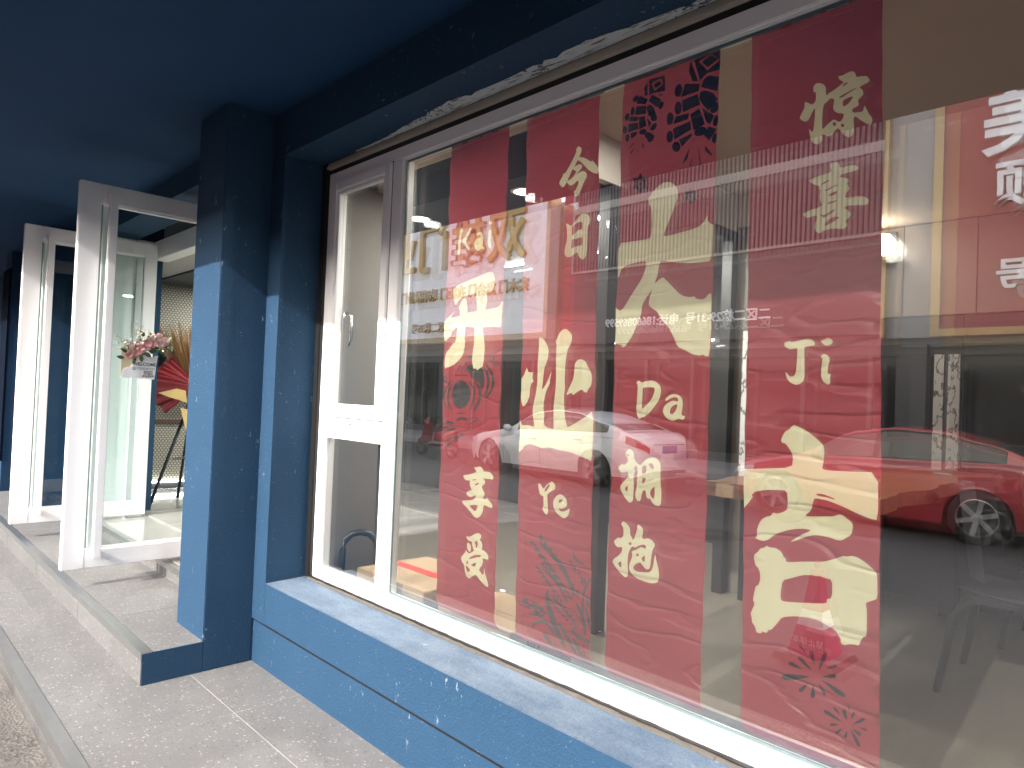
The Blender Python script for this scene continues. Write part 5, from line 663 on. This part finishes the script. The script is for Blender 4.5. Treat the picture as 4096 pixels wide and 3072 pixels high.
for x, y, z, lb in DL:
    dl = thing('ceiling_light', (x, y, z), 'round lit '+lb, 'light', 'recessed round ceiling lights')
    MB().lathe([(.001, -.002), (.06, -.002)], 20, (x, y, z)).build('lens', 'lamp_on', dl); MB().lathe([(.06, -.003), (.075, -.004), (.078, 0)], 20, (x, y, z)).build('ring', 'pvc', dl)
    lamp_light('spot_glow', (x, y, z-.02), 15 if x < -5 else 12, .12, (1, .95, .88), dl)
for x, y, lb in ((-1.9, 2.6, 'kept unseen over the far end of the table'), (1.5, 1.6, 'kept unseen right of the wooden table'), (-1.83, .75, 'added unseen to backlight the third banner'), (-1.155, .75, 'added unseen to backlight the fourth banner')):  # all four out of sight; the banner pair added to backlight the paper
    dl = thing('ceiling_light', (x, y, ZC), 'round lit ceiling spot '+lb, 'light', 'recessed round ceiling lights')
    MB().lathe([(.001, -.002), (.06, -.002)], 20, (x, y, ZC)).build('lens', 'lamp_on', dl); MB().lathe([(.06, -.003), (.075, -.004), (.078, 0)], 20, (x, y, ZC)).build('ring', 'pvc', dl)
    lamp_light('spot_glow', (x, y, ZC-.02), 2.4 if y < 1 else 5.5, .12, (1, .90, .78), dl)
for i, (a, lb) in enumerate((((-4.6, 2.2, 2.60, -3.0, 2.2), 'across the grey ceiling'), ((-4.4, 3.60, 2.05, -3.2, 3.60), 'on the far wall'), ((-8.58, .3, .345, -8.58, 3.4), 'glowing along the foot of the patterned wall'))):
    s = thing('led_strip', (a[0], a[1], a[2]), 'thin white light strip '+lb, 'light')
    MB().tube([(a[0], a[1], a[2]), (a[3], a[4], a[2])], .008, 6).build('diffuser', 'led_on', s)
mp = thing('sample_panel', (-1.40, 3.6, .92), 'white marble patterned panel pair standing before the dark cabinets', 'panel')
MB().box(-1.47, -1.41, 3.55, 3.57, 1.0, 1.89).build('board', 'marble', mp); MB().box(-1.385, -1.315, 3.55, 3.57, 1.0, 1.89).build('board', 'marble', mp); MB().box(-1.41, -1.385, 3.56, 3.575, 1.0, 1.89).build('divider', 'black', mp)
MB().box(-1.5, -1.3, 3.54, 3.66, .91, 1.0).build('base', 'black', mp)
mp = thing('sample_panel', (-2.1, 2.2, ZF), 'fluted white marble patterned panel seen between the third and fourth banners', 'panel')
for i in range(6): MB().box(-2.17+i*.045, -2.17+i*.045+(.02 if i % 2 else .04), 2.18, 2.2+.012*(i % 2), .9, 1.95).build('slat', 'marble', mp)
MB().box(-2.16, -1.95, 2.2, 2.25, ZF, .9).build('stand', 'black', mp)
# cleaning tools by the entrance
br = thing('broom', (-7.35, 1.35, ZF), 'white handled broom leaning by the entrance wall', 'broom')
MB().tube([(-7.35, 1.35, ZF+.08), (-7.5, 1.22, 1.42)], .013, 8).build('handle', 'mop_white', br, True); MB().box(-7.5, -7.2, 1.33, 1.38, ZF, ZF+.1).build('brush', 'black', br)
dp = thing('dustpan', (-7.25, 1.05, ZF), 'green long handled dustpan on the entrance floor', 'dustpan')
MB().tube([(-7.25, 1.05, ZF+.05), (-7.42, .96, 1.18)], .012, 8).build('handle', 'plastic_green', dp, True)
MB().prism([(-7.4, .9, ZF), (-7.1, .9, ZF), (-7.1, 1.12, ZF), (-7.4, 1.12, ZF)], (0, .03, .12)).build('pan', 'plastic_green', dp)
# paper confetti on the shop floor
cf = MB(); random.seed(8)
for i in range(60):
    x, y = random.gauss(-2.9, .22), random.gauss(1.0, .12); r = random.uniform(.01, .025); a = random.random()*3
    cf.poly([(x+r*math.cos(a+k*1.57), y+r*math.sin(a+k*1.57), ZF+.003+.01*random.random()) for k in range(4)])
c = cf.build('confetti', 'rose_pale'); tag(c, 'pale scraps of confetti on the shop floor', 'confetti', kind='stuff')

# ================================================================== welcome card with roses on the near door
XC = -5.085
wc = thing('welcome_card', (XC, -.45, 1.5), 'white welcome card with pink roses and small white flowers stuck to the door glass', 'card')
cpts = [(-.565, 1.505), (-.365, 1.498), (-.350, 1.66), (-.365, 1.66), (-.375, 1.645), (-.395, 1.648), (-.425, 1.67), (-.455, 1.64), (-.465, 1.615), (-.50, 1.605), (-.515, 1.575), (-.545, 1.568), (-.562, 1.545)]
MB().prism([(XC, y, z) for y, z in cpts], (.003, 0, 0)).build('card', 'card_white', wc)
MB().prism([(XC-.004, y-.006, z+.004) for y, z in ((-.565, 1.505), (-.42, 1.505), (-.42, 1.70), (-.52, 1.72), (-.565, 1.70))], (.003, 0, 0)).build('backing', 'kraft', wc)
TX, TY = (0, 1, 0), (0, 0, 1)
text_on('lettering', 'WELCOME!', .030, 'card_print', wc, (XC+.0035, -.425, 1.596), TX, TY, bold=.0006)
text_on('lettering', '☎13205381553', .021, 'card_print', wc, (XC+.0035, -.435, 1.567), TX, TY)
for i, s in enumerate(('临时停车', '可扫微信', '请电话联系')): text_on('lettering', s, .015, 'card_print', wc, (XC+.0035, -.405, 1.547-.015*i), TX, TY, bold=.0003)
MB().box(XC+.003, XC+.0036, -.452, -.451, 1.512, 1.552).build('rule', 'card_grey', wc)
random.seed(4)
def rose(y, z, x, r, m):
    b = MB()
    for k, (n, rr, hh) in enumerate(((5, 1.0, .1), (5, .8, .35), (4, .58, .55), (3, .34, .68))):
        for i in range(n):
            a0 = 2*math.pi*(i+.37*k)/n
            def pt(u, v, a0=a0, n=n, rr=rr, hh=hh):
                a = a0+(u-.5)*2*math.pi/n*1.5; q = r*rr*(.35+.65*math.sin(v*1.5))*(1+.06*math.sin(u*9)); return x+r*(hh+.55*v-.4), y+q*math.cos(a), z+q*math.sin(a)
            b.grid(pt, 5, 4)
    return b.build('rose', m, wc, True)
for (py, pz, rr, m) in ((-.53, 1.655, .022, 'rose'), (-.50, 1.652, .016, 'rose'), (-.475, 1.69, .026, 'rose'), (-.43, 1.722, .030, 'rose'), (-.395, 1.738, .030, 'rose'), (-.345, 1.752, .033, 'rose_pale'), (-.325, 1.757, .026, 'rose_pale'), (-.405, 1.772, .020, 'rose_pale'), (-.36, 1.79, .019, 'rose_pale'), (-.47, 1.735, .022, 'rose_pale'), (-.525, 1.713, .018, 'rose_pale'), (-.30, 1.768, .015, 'rose_pale')):
    rose(py, pz, XC+.025+random.uniform(0, .02), rr*1.22, m)
def leafm(y, z, a, L, w, x, m='leaf'):
    b = MB()
    def pt(u, v): 
        k = w*math.sin(math.pi*min(.98, v+.02))**.8*(u-.5)*2; return x+.012*math.sin(v*2.5)-.02*abs(u-.5), y+L*v*math.cos(a)-k*math.sin(a), z+L*v*math.sin(a)+k*math.cos(a)
    b.grid(pt, 4, 7); return b.build('leaf', m, wc, True)
for (y, z, a, L, w) in ((-.555, 1.632, 3.0, .05, .012), (-.50, 1.66, 3.4, .045, .014), (-.46, 1.66, -1.4, .05, .014), (-.44, 1.675, -.6, .05, .014), (-.415, 1.69, -.3, .05, .015), (-.40, 1.70, .1, .055, .014), (-.36, 1.70, -.4, .05, .014), (-.33, 1.70, -1.2, .05, .014), (-.44, 1.78, 2.2, .05, .013), (-.42, 1.77, 1.2, .04, .012), (-.52, 1.69, 2.4, .04, .012), (-.49, 1.64, -2.0, .05, .012), (-.37, 1.72, -2.4, .05, .014), (-.31, 1.73, -.8, .04, .013), (-.54, 1.67, 2.7, .05, .012), (-.455, 1.70, 2.9, .05, .015)): leafm(y, z, a, L, w, XC+.012+.02*random.random())
leafm(-.30, 1.75, 1.1, .045, .014, XC+.04, 'leaf_pale'); leafm(-.305, 1.735, -.6, .045, .013, XC+.04, 'leaf_pale')
bb = MB(); st = MB()
for i in range(95):
    g = random.random()
    if g < .45: y, z = random.gauss(-.50, .035), random.gauss(1.80, .035)
    elif g < .75: y, z = random.gauss(-.575, .045), random.gauss(1.725, .022)
    elif g < .9: y, z = random.gauss(-.40, .03), random.gauss(1.795, .014)
    else: y, z = random.gauss(-.33, .03), random.gauss(1.70, .02)
    x = XC+.02+.04*random.random(); r = random.uniform(.004, .0075)
    bb.lathe([(.0005, -r), (r*.8, -r*.5), (r, 0), (r*.8, r*.5), (.0005, r)], 6, (x, y, z))
    if i % 2 == 0: st.tube([(x, y, z), ((x+XC+.02)/2, y*.5-.45*.5, z*.5+1.70*.5+.01), (XC+.015, -.45, 1.69)], .0008, 3)
o = bb.build('baby_breath', 'breath', wc, True); o['kind'] = 'stuff'; st.build('stem', 'stem', wc)
sb = MB()
for (y, z) in ((-.53, 1.655), (-.43, 1.722), (-.345, 1.752), (-.47, 1.735), (-.36, 1.79), (-.475, 1.69), (-.525, 1.713)): sb.tube([(XC+.02, y, z), (XC+.018, (y-.44)/2, (z+1.66)/2-.01), (XC+.012, -.44, 1.66)], .0022, 5)
sb.build('stem', 'leaf', wc)

# ================================================================== opening day flower stand in the entrance
fs = thing('flower_stand', (-7.45, .75, ZF), 'bundle of dried brown grass wrapped in red and gold paper on a black tripod', 'flower stand')
cx, cy_, cz = -7.5, .75, 1.40
gb = MB(); random.seed(9)
for i in range(240):
    a = random.random()*6.283; q = math.sqrt(random.random()); tx = cx+.30*q*math.cos(a); ty = cy_-.02+.42*q*math.sin(a)
    L = random.uniform(.5, .72); b0 = (cx+.05*q*math.cos(a), cy_+.05*q*math.sin(a), cz+.08); b2 = (tx, ty, cz+L); bm_ = ((b0[0]+b2[0])/2, (b0[1]+b2[1])/2, cz+L*.55)
    gb.tube([b0, bm_, b2], [.0035, .004, .002], 4, False)
gb.build('dried_grass', 'dry_grass', fs)
def paper_fan(name, m, a0, a1, r0, r1, z0, z1, pl, amp):
    b = MB()
    def pt(u, v):
        a = a0+(a1-a0)*u; r = r0+(r1-r0)*v; w = amp*v*math.sin(u*pl*6.283); return cx+.08+w+r*.25*math.cos(a), cy_+r*math.cos(a), cz+z0*(1-v)+z1*v+r*math.sin(a)*.9+w*.4
    b.grid(pt, 40, 8); b.build(name, m, fs, True)
paper_fan('wrap', 'wrap_dark', 2.1, 4.0, .03, .40, .05, .05, 7, .02); paper_fan('wrap', 'wrap_red', 2.3, 3.0, .03, .36, .08, .07, 5, .025)
paper_fan('wrap', 'wrap_dark', -.6, 1.0, .03, .36, .05, .05, 7, .02)
MB().poly([(cx+.12, cy_-.38, cz-.02), (cx+.16, cy_-.22, cz+.03), (cx+.15, cy_-.13, cz+.01), (cx+.17, cy_-.12, cz-.11), (cx+.14, cy_-.2, cz-.08), (cx+.15, cy_-.28, cz-.06)]).build('wrap', 'wrap_gold', fs)
MB().poly([(cx+.14, cy_-.17, cz-.16), (cx+.18, cy_+.06, cz-.22), (cx+.17, cy_+.02, cz-.55), (cx+.15, cy_-.12, cz-.36)]).build('wrap', 'wrap_gold', fs)
rb = MB()
rb.grid(lambda u, v: (cx+.19+.02*math.sin(u*12+v*3), cy_+.02+(u-.4)*.2*(1-.3*v)+.06*v*math.sin(v*3), cz+.02-.75*v-.10*u*v), 12, 14).build('ribbon', 'wrap_red', fs, True)
MB().poly([(cx+.18, cy_+.0, cz-.62), (cx+.18, cy_+.09, cz-.7), (cx+.18, cy_+.05, cz-.93), (cx+.18, cy_-.03, cz-.78)]).build('ribbon', 'wrap_dark', fs)
for (dx, dy) in ((.15, -.42), (.12, .38), (-.32, .0)): MB().tube([(cx, cy_, cz), (cx+dx, cy_+dy, ZF)], .016, 8).build('leg', 'black', fs, True)
MB().tube([(cx+.07, cy_-.2, ZF+.45), (cx+.06, cy_+.18, ZF+.45), (cx-.16, cy_, ZF+.45), (cx+.07, cy_-.2, ZF+.45)], .006, 6).build('brace', 'black', fs)

# ================================================================== the other side of the street, mirrored by the glass
# cars
def interp(pts, x):
    if x <= pts[0][0]: return pts[0][1]
    for (a, b), (c, d) in zip(pts, pts[1:]):
        if x <= c:
            t = (x-a)/(c-a); t = t*t*(3-2*t)*.5+t*.5; return b+(d-b)*t
    return pts[-1][1]
def sedan(x0, yc, label, paint, L, Wd, wb, xf, roof, hood, spokes, plate):
    car = thing('parked_car', (x0+L/2, yc, ZR), label, 'car', 'cars parked across the street')
    RW, RA = .335, .385; wheels = (xf, xf+wb)
    wpts = [(0, .50), (.05, .62), (.16, .74), (.45, .86), (.9, .93), (1.6, .97), (L-1.6, .97), (L-.8, .93), (L-.3, .84), (L-.08, .72), (L, .60)]
    half = lambda x: interp(wpts, x)*Wd/2
    zb = lambda x: interp(hood, x); zroof = lambda x: interp(roof, x)
    zlo0 = [(0, .28), (.2, .2), (L-.3, .22), (L, .34)]
    def zlow(x):
        z = interp(zlo0, x)
        for w in wheels:
            d = abs(x-w)
            if d < RA: z = max(z, RW-.02+math.sqrt(RA*RA-d*d))
        return z
    def bp(x, t, s, off=0):
        zl = zlow(x); zs = zb(x)-.035; z = zl+(zs-zl)*t; h = (z-.2)/max(.3, (zs-.2))
        y = half(x)*(1-.075*(1-min(1, h*1.6))**2-.045*max(0, h-.62)**1.5*4) + (.012 if abs(h-.60) < .04 else 0)
        return (x0+x, yc+s*(y+off), ZR+z)
    xs = sorted(set([L*i/120 for i in range(121)]+[.02, .04, L-.02, L-.04]+[w+RA*k for w in wheels for k in (-.999, -.97, -.9, .9, .97, .999)]))
    b = MB(); T = [i/8 for i in range(9)]
    def sec(x):
        side = [bp(x, t, 1) for t in T]; w = half(x); z = zb(x)
        top = [(x0+x, yc+w*k, ZR+z+dz) for k, dz in ((.90, -.012), (.78, .004), (.45, .018), (0, .022))]
        return side+top
    ss = [sec(x) for x in xs]; mir = lambda p: (p[0], 2*yc-p[1], p[2])
    full = [s+[mir(p) for p in s[-2::-1]] for s in ss]; n = len(full[0])
    for f in full: b.v += f
    for i in range(len(full)-1):
        for k in range(n-1): b.f.append((i*n+k, i*n+k+1, (i+1)*n+k+1, (i+1)*n+k))
    b.f.append(tuple(range(n))); b.f.append(tuple((len(full)-1)*n+k for k in range(n)))
    # cabin
    gx = [x for x in xs if roof[0][0] <= x <= roof[-1][0]]
    glass_side = {1: MB(), -1: MB()}; ws = MB(); rw = MB()
    xw1, xr0 = roof[1][0], roof[-2][0]
    def gs(x):
        z0 = zb(x)-.02; zc = zroof(x); h = max(.001, zc-z0); w = half(x)*.93
        e = max(.30, w-h*.40); return z0, z0+h*.93, zc, w, e
    def gp(x, t, s, off=0):
        z0, ze, zc, w, e = gs(x); return (x0+x, yc+s*(w+(e-w)*t**1.15+off), ZR+z0+(ze-z0)*t)
    def tp(x, q, s, off=0):
        z0, ze, zc, w, e = gs(x); return (x0+x, yc+s*e*(1-q), ZR+ze+(zc-ze)*math.sin(q*1.57)+off)
    for xa, xb in zip(gx, gx[1:]):
        xm = (xa+xb)/2; tall = zroof(xm)-zb(xm)
        for s in (1, -1):
            for ta, tb_ in ((0, .1), (.1, .9), (.9, 1)):
                q = [gp(xa, ta, s), gp(xb, ta, s), gp(xb, tb_, s), gp(xa, tb_, s)]
                if ta == .1 and tall > .16: glass_side[s].poly(q)
                else: b.poly(q)
            for qa, qb in ((0, .1), (.1, .55), (.55, 1)):
                q = [tp(xa, qa, s), tp(xb, qa, s), tp(xb, qb, s), tp(xa, qb, s)]
                if qa >= .1 and xm < xw1-.05 and tall > .05: ws.poly(q)
                elif qa >= .1 and xm > xr0+.05 and tall > .05: rw.poly(q)
                else: b.poly(q)
    body = b.build('body', paint, car, True)
    for s in (1, -1): glass_side[s].build('side_window', 'car_glass', car, True)
    ws.build('windscreen', 'car_glass', car, True); rw.build('rear_window', 'car_glass', car, True)
    MB().box(x0+.35, x0+L-.35, yc-Wd*.40, yc+Wd*.40, ZR+.17, ZR+.5).build('underbody', 'black', car)
    # pillars, seams, trim
    xp = xf+wb*.52
    for s in (1, -1):
        p = MB(); p.poly([gp(xp, .1, s, .004), gp(xp+.07, .1, s, .004), gp(xp+.05, .92, s, .004), gp(xp-.01, .92, s, .004)]).build('door_pillar', 'black', car)
        tr = MB()
        for xa, xb in zip(gx, gx[1:]):
            if zroof(xa)-zb(xa) > .16 and zroof(xb)-zb(xb) > .16:
                tr.poly([gp(xa, .89, s, .006), gp(xb, .89, s, .006), gp(xb, .94, s, .006), gp(xa, .94, s, .006)]); tr.poly([gp(xa, .07, s, .006), gp(xb, .07, s, .006), gp(xb, .11, s, .006), gp(xa, .11, s, .006)])
        tr.build('window_trim', 'black', car)
        sm = MB()
        for xd in (xf+.48, xp+.03, xf+wb-.30):
            for i in range(10):
                ta, tb_ = .04+.094*i, .04+.094*(i+1)
                xo = lambda t: xd+(.10*(t-.4) if xd > xp+.1 else 0)
                sm.poly([bp(xo(ta), ta, s, .002), bp(xo(ta)+.008, ta, s, .002), bp(xo(tb_)+.008, tb_, s, .002), bp(xo(tb_), tb_, s, .002)])
        sm.build('door_seam', 'black', car)
        for xh in (xp-.16, xf+wb-.38):
            q = bp(xh, .80, s); MB().grid(lambda u, v: (q[0]-.1+.2*u, q[1]+s*(.012+.014*math.sin(u*3.14)), q[2]-.012+.024*v), 8, 1).build('door_handle', 'chrome', car, True)
        q = bp(xf+.62, .99, s); MB().lathe([(.001, -.1), (.05, -.08), (.075, 0), (.06, .07), (.001, .09)], 12, (q[0], q[1]+s*.05, q[2]+.07), 'y').build('wing_mirror', paint, car, True)
        hl = MB(); hl.grid(lambda u, v: bp(.05+.42*u, .74+.20*v*(1-.3*u), s, .006), 10, 4); hl.build('headlight', 'lamp_clear', car, True)
        tl = MB(); tl.grid(lambda u, v: bp(L-.42+.40*u, .80-.18*u+(.18)*v, s, .008), 10, 4); tl.build('tail_light', 'tail_red', car, True)
        for w in wheels:
            yo = yc+s*(Wd/2*.955); wc_ = (x0+w, yo, ZR+RW)
            ty = MB().lathe([(.225, -.0*s), (.26, .002*s), (.315, -.006*s), (RW, -.035*s), (RW, -.17*s), (.30, -.2*s), (.2, -.2*s)], 32, wc_, 'y').build('wheel', 'tyre', car, True)
            rm = MB().lathe([(.236, .003*s), (.225, .006*s), (.215, -.02*s), (.21, -.06*s)], 32, wc_, 'y')
            for k in range(spokes):
                for da in ((-.10, .10) if spokes == 5 else (0,)):
                    a = 2*math.pi*k/spokes+.3+da; c_, s_ = math.cos(a), math.sin(a); w0, w1 = (.016, .024) if spokes == 5 else (.03, .03)
                    pts = [(wc_[0]+r*c_-ww*s_, yo+s*dy, wc_[2]+r*s_+ww*c_) for r, ww, dy in ((.05, -w0, -.012), (.225, -w1, -.004), (.225, w1, -.004), (.05, w0, -.012))]
                    rm.prism(pts, (0, -s*.03, 0))
            rm.lathe([(.001, .0), (.055, -.004*s), (.06, -.03*s)], 14, (wc_[0], yo-.006*s, wc_[2]), 'y')
            rm.build('rim', 'rim', ty); MB().lathe([(.001, -.075*s), (.22, -.075*s)], 24, wc_, 'y').build('brake', 'black', ty)
    # rear details
    zt = zb(L-.03); MB().box(x0+L-.006, x0+L+.012, yc-.24, yc+.24, ZR+zt-.26, ZR+zt-.12).build('number_plate', 'plate_blue', car)
    MB().box(x0+L-.02, x0+L+.008, yc-.5, yc+.5, ZR+zt-.105, ZR+zt-.085).build('boot_trim', 'chrome', car)
    MB().box(x0+L-.05, x0+L+.01, yc-.55, yc+.55, ZR+.30, ZR+.36).build('rear_bumper_insert', 'black', car)
    MB().box(x0-.004, x0+.05, yc-.42, yc+.42, ZR+.36, ZR+.56).build('grille', 'black', car)
    return car
sedan(-12.33, -9.28, 'white four door saloon parked across the street, reflected in the glass', 'paint_white', 4.97, 1.9, 2.95, .93,
      [(1.42, .93), (2.25, 1.36), (2.75, 1.43), (3.3, 1.40), (4.05, 1.2), (4.62, 1.03)], [(0, .62), (.12, .70), (.6, .82), (1.4, .94), (3, .98), (4.3, 1.03), (4.75, 1.05), (4.9, 1.0), (4.97, .9)], 5, True)
sedan(-5.72, -9.18, 'red four door saloon parked across the street, reflected in the glass', 'paint_red', 4.5, 1.78, 2.60, .87,
      [(1.15, .93), (1.95, 1.36), (2.45, 1.44), (2.95, 1.42), (3.55, 1.27), (4.15, 1.05)], [(0, .62), (.12, .72), (.5, .82), (1.15, .94), (2.6, .98), (3.8, 1.04), (4.25, 1.07), (4.42, 1.02), (4.5, .92)], 6, True)
sedan(-19.6, -8.1, 'dark grey saloon parked beyond the red scooter, reflected beside the window mullion', 'paint_grey', 4.6, 1.82, 2.7, .88,
      [(1.2, .93), (2.0, 1.36), (2.5, 1.44), (3.0, 1.42), (3.6, 1.27), (4.2, 1.05)], [(0, .62), (.12, .72), (.5, .82), (1.2, .94), (2.6, .98), (3.8, 1.04), (4.3, 1.07), (4.5, 1.02), (4.6, .92)], 6, True)
# scooter between the cars
sc = thing('scooter', (-14.3, -9.2, ZR), 'red scooter parked in front of the white car', 'scooter')
X, Yc = -14.9, -9.2
for xw in (X, X+1.25):
    w = MB().lathe([(.14, -.04), (.2, -.05), (.235, -.02), (.235, .02), (.2, .05), (.14, .04)], 20, (xw, Yc, ZR+.235), 'y').build('wheel', 'tyre', sc, True); MB().lathe([(.001, .03), (.14, .04), (.14, -.04), (.001, -.03)], 14, (xw, Yc, ZR+.235), 'y').build('rim', 'rim', w)
MB().grid(lambda u, v: (X+.55+.85*u, Yc+(.17*math.sin(math.pi*(.12+.76*u)))*math.cos(v*math.pi), ZR+.42+.36*math.sin(v*math.pi)*(.6+.4*u)), 12, 10).build('body', 'scooter_red', sc, True)
MB().tube([(X, Yc, ZR+.24), (X+.14, Yc, ZR+.62), (X+.24, Yc, ZR+1.0)], [.05, .07, .04], 8).build('steering_column', 'scooter_red', sc, True)
MB().grid(lambda u, v: (X+.17+.1*v, Yc+(u-.5)*.4*(1-.3*v), ZR+.35+.5*v+.02*math.cos(u*6)), 8, 6).build('leg_shield', 'scooter_red', sc, True)
MB().tube([(X+.3, Yc-.33, ZR+1.02), (X+.22, Yc-.12, ZR+1.0), (X+.22, Yc+.12, ZR+1.0), (X+.3, Yc+.33, ZR+1.02)], .018, 8).build('handlebar', 'black', sc, True)
MB().box(X+.6, X+1.35, Yc-.13, Yc+.13, ZR+.76, ZR+.83).build('seat', 'black', sc, bevel=.03)
MB().box(X+.2, X+.7, Yc-.14, Yc+.14, ZR+.28, ZR+.33).build('footboard', 'black', sc)
MB().lathe([(.001, -.05), (.05, -.03), (.07, .03)], 12, (X+.13, Yc, ZR+.9), 'x').build('headlight', 'lamp_clear', sc, True)

# manhole
mh = thing('manhole_cover', (-4.6, -5.9, ZR), 'round cast iron manhole cover in the asphalt', 'manhole cover')
MB().lathe([(.001, .006), (.33, .006), (.335, .004), (.345, .008), (.40, .008), (.41, .0)], 36, (-4.55, -6.0, ZR+.002)).build('cover', 'iron', mh)
for k in range(4): MB().lathe([(.06+.07*k, .006), (.065+.07*k, .011), (.075+.07*k, .011), (.08+.07*k, .006)], 30, (-4.55, -6.0, ZR+.002)).build('rib', 'iron', mh)

# far pavement and kerb
fp = MB().box(-60, 40, -15.2, -11.9, ZR-.1, ZR+.12).build('far_pavement', 'concrete'); struct(fp); fp['label'] = 'pale pavement and kerb across the street'
for i in range(44): 
    o = MB().box(-34+i*1.0, -34+i*1.0+.992, -12.06, -11.896, ZR-.05, ZR+.126).build('kerb_stone', 'concrete', fp)
# opposite building
ob = thing('opposite_building', (-10, -15, ZR), 'two storey grey shop building across the street', 'building')
YF = -15.0; HB = 8.1
MB().box(-60, 30, -24, YF-.35, ZR, HB).build('wall', 'facade_grey', ob)
MB().box(-60, 30, YF-.35, YF-.1, 3.0, HB-.25).build('fascia', 'facade_grey', ob)
# shop fronts below the signs
x = -40.0; k = 0
while x < 12:
    w = 1.55
    MB().box(x+.05, x+w-.05, YF-.42+.08, YF-.33+.08, ZR+.35, 2.75).build('shop_pane', 'shop_glass', ob)
    MB().box(x-.05, x+.05, YF-.36, YF-.12, ZR+.1, 3.0).build('mullion', 'shop_frame', ob)
    k += 1; x += w
MB().box(-40, 12, YF-.35, YF-.13, 2.75, 3.0).build('shop_head', 'band_dark', ob); MB().box(-40, 12, YF-.35, YF-.1, ZR+.1, ZR+.35).build('shop_base', 'shop_frame', ob)
for xx in (-21.4, -14.1, -5.0, 1.8): MB().box(xx-.3, xx+.3, YF-.36, YF+.05, ZR+.1, 3.0).build('pillar', 'shop_frame', ob)
# signs: y of the faces
YS = -14.5
TXo, TYo = (-1, 0, 0), (0, 0, 1)
s1 = thing('shop_sign', (-20.5, YS, 3.5), 'big white shop sign with gold lettering above the far shops', 'sign')
MB().box(-26.5, -15.72, YS-.45, YS, 3.62, HB-.05).build('board', 'sign_white', s1); 
MB().box(-15.72, -15.56, YS-.45, YS+.05, 3.45, HB-.03).box(-26.5, -15.72, YS-.45, YS+.05, 3.45, 3.63).build('frame', 'frame_gold', s1)
for i, ch in enumerate('双雄门业'): text_on('letter', ch, 1.95, 'sign_gold', s1, (-17.55-2.05*i, YS+.09, 6.95), TXo, TYo, depth=.07, bold=.035)
text_on('lettering', '实木门 复合门 衣柜门 玻璃推拉门 全', .50, 'sign_gold', s1, (-20.45, YS+.05, 5.25), TXo, TYo, depth=.035, bold=.008)
text_on('lettering', '二区二栋35号', .42, 'sign_gold', s1, (-21.7, YS+.05, 4.0), TXo, TYo, depth=.03, bold=.006)
s2 = thing('shop_sign', (-10, YS, 3.2), 'dark shop sign of vertical metal slats with pale lines and white address lettering', 'sign')
MB().box(-15.1, -5.5, YS-.42, YS-.12, 3.2, HB-.02).build('backing', 'sign_red', s2); MB().box(-14.5, -5.5, YS-.14, YS-.02, 3.2, 5.36).build('lettering_band', 'band_dark', s2)
slm = MB().box(-.035, .035, -.05, .05, 0, HB-.06-5.46).mesh('slat'); slm.materials.append(MATS['slat_metal'])
for i in range(75):
    o = bpy.data.objects.new('slat', slm); col.objects.link(o); o.parent = s2; o.matrix_parent_inverse = inv(s2); o.location = (-14.35+i*.118, YS-.02, 5.46)
MB().box(-14.55, -5.5, YS-.1, YS+.06, 5.38, 5.45).box(-14.57, -14.50, YS-.1, YS+.06, 5.45, HB-.06).build('pale_line', 'line_light', s2)
for z in (6.25, 7.0): MB().box(-14.4, -5.5, YS-.12, YS-.07, z, z+.10).build('rail', 'slat_metal', s2)
MB().box(-14.5, -5.5, YS+.02, YS+.05, 7.25, 7.48).build('rail', 'line_light', s2)
text_on('lettering', '二区二栋29-31号  电话:18660869599', .33, 'letter_white', s2, (-10.6, YS+.0, 3.78), TXo, TYo, depth=.02, bold=.006)
s3 = thing('shop_sign', (-1.5, YS, 3.1), 'red shop sign with white lettering in a gold frame', 'sign')
MB().box(-5.46, -4.52, YS-.42, YS-.15, 3.1, HB-.02).build('side_panel', 'sign_grey', s3); MB().box(-4.35, 3.4, YS-.4, YS, 3.25, HB-.03).build('board', 'sign_red', s3)
MB().box(-4.52, -4.35, YS-.4, YS+.06, 3.1, HB-.03).box(-4.35, 3.4, YS-.4, YS+.06, 3.1, 3.25).box(-5.5, -5.42, YS-.4, YS+.04, 3.1, HB-.03).build('frame', 'frame_gold', s3)
for i, ch in enumerate('美'): text_on('letter', ch, 1.45, 'letter_white', s3, (-2.95, YS+.07, 7.22), TXo, TYo, depth=.06, bold=.03)
text_on('lettering', '顾', .95, 'letter_white', s3, (-3.45, YS+.05, 6.0), TXo, TYo, depth=.05, bold=.02, align='RIGHT'); text_on('lettering', '号', .62, 'letter_white', s3, (-3.40, YS+.05, 4.25), TXo, TYo, depth=.03, bold=.015, align='RIGHT')

# no parking cone by the kerb, mirrored in the fourth banner
nc = thing('traffic_cone', (-1.88, -2.68, ZR), 'red square no parking cone with white lettering on the street', 'cone')
def frustum(w0, w1, z0, z1, m, name):
    b = MB(); q = [(-1, -1), (1, -1), (1, 1), (-1, 1)]
    lo = [(-1.88+w0*a, -2.68+w0*c, ZR+z0) for a, c in q]; hi = [(-1.88+w1*a, -2.68+w1*c, ZR+z1) for a, c in q]
    for i in range(4): j = (i+1) % 4; b.poly([lo[i], lo[j], hi[j], hi[i]])
    b.poly(hi); b.poly(lo); return b.build(name, m, nc)
frustum(.20, .18, 0, .04, 'black', 'base'); frustum(.125, .085, .04, .22, 'cone_red', 'body'); frustum(.0852, .062, .22, .32, 'letter_white', 'band'); frustum(.062, .028, .32, .58, 'cone_red', 'cone_top'); frustum(.012, .012, .58, .63, 'cone_red', 'tip')
text_on('lettering', '禁止停车', .05, 'letter_white', nc, (-1.88, -2.565, ZR+.13), TXo, TYo)
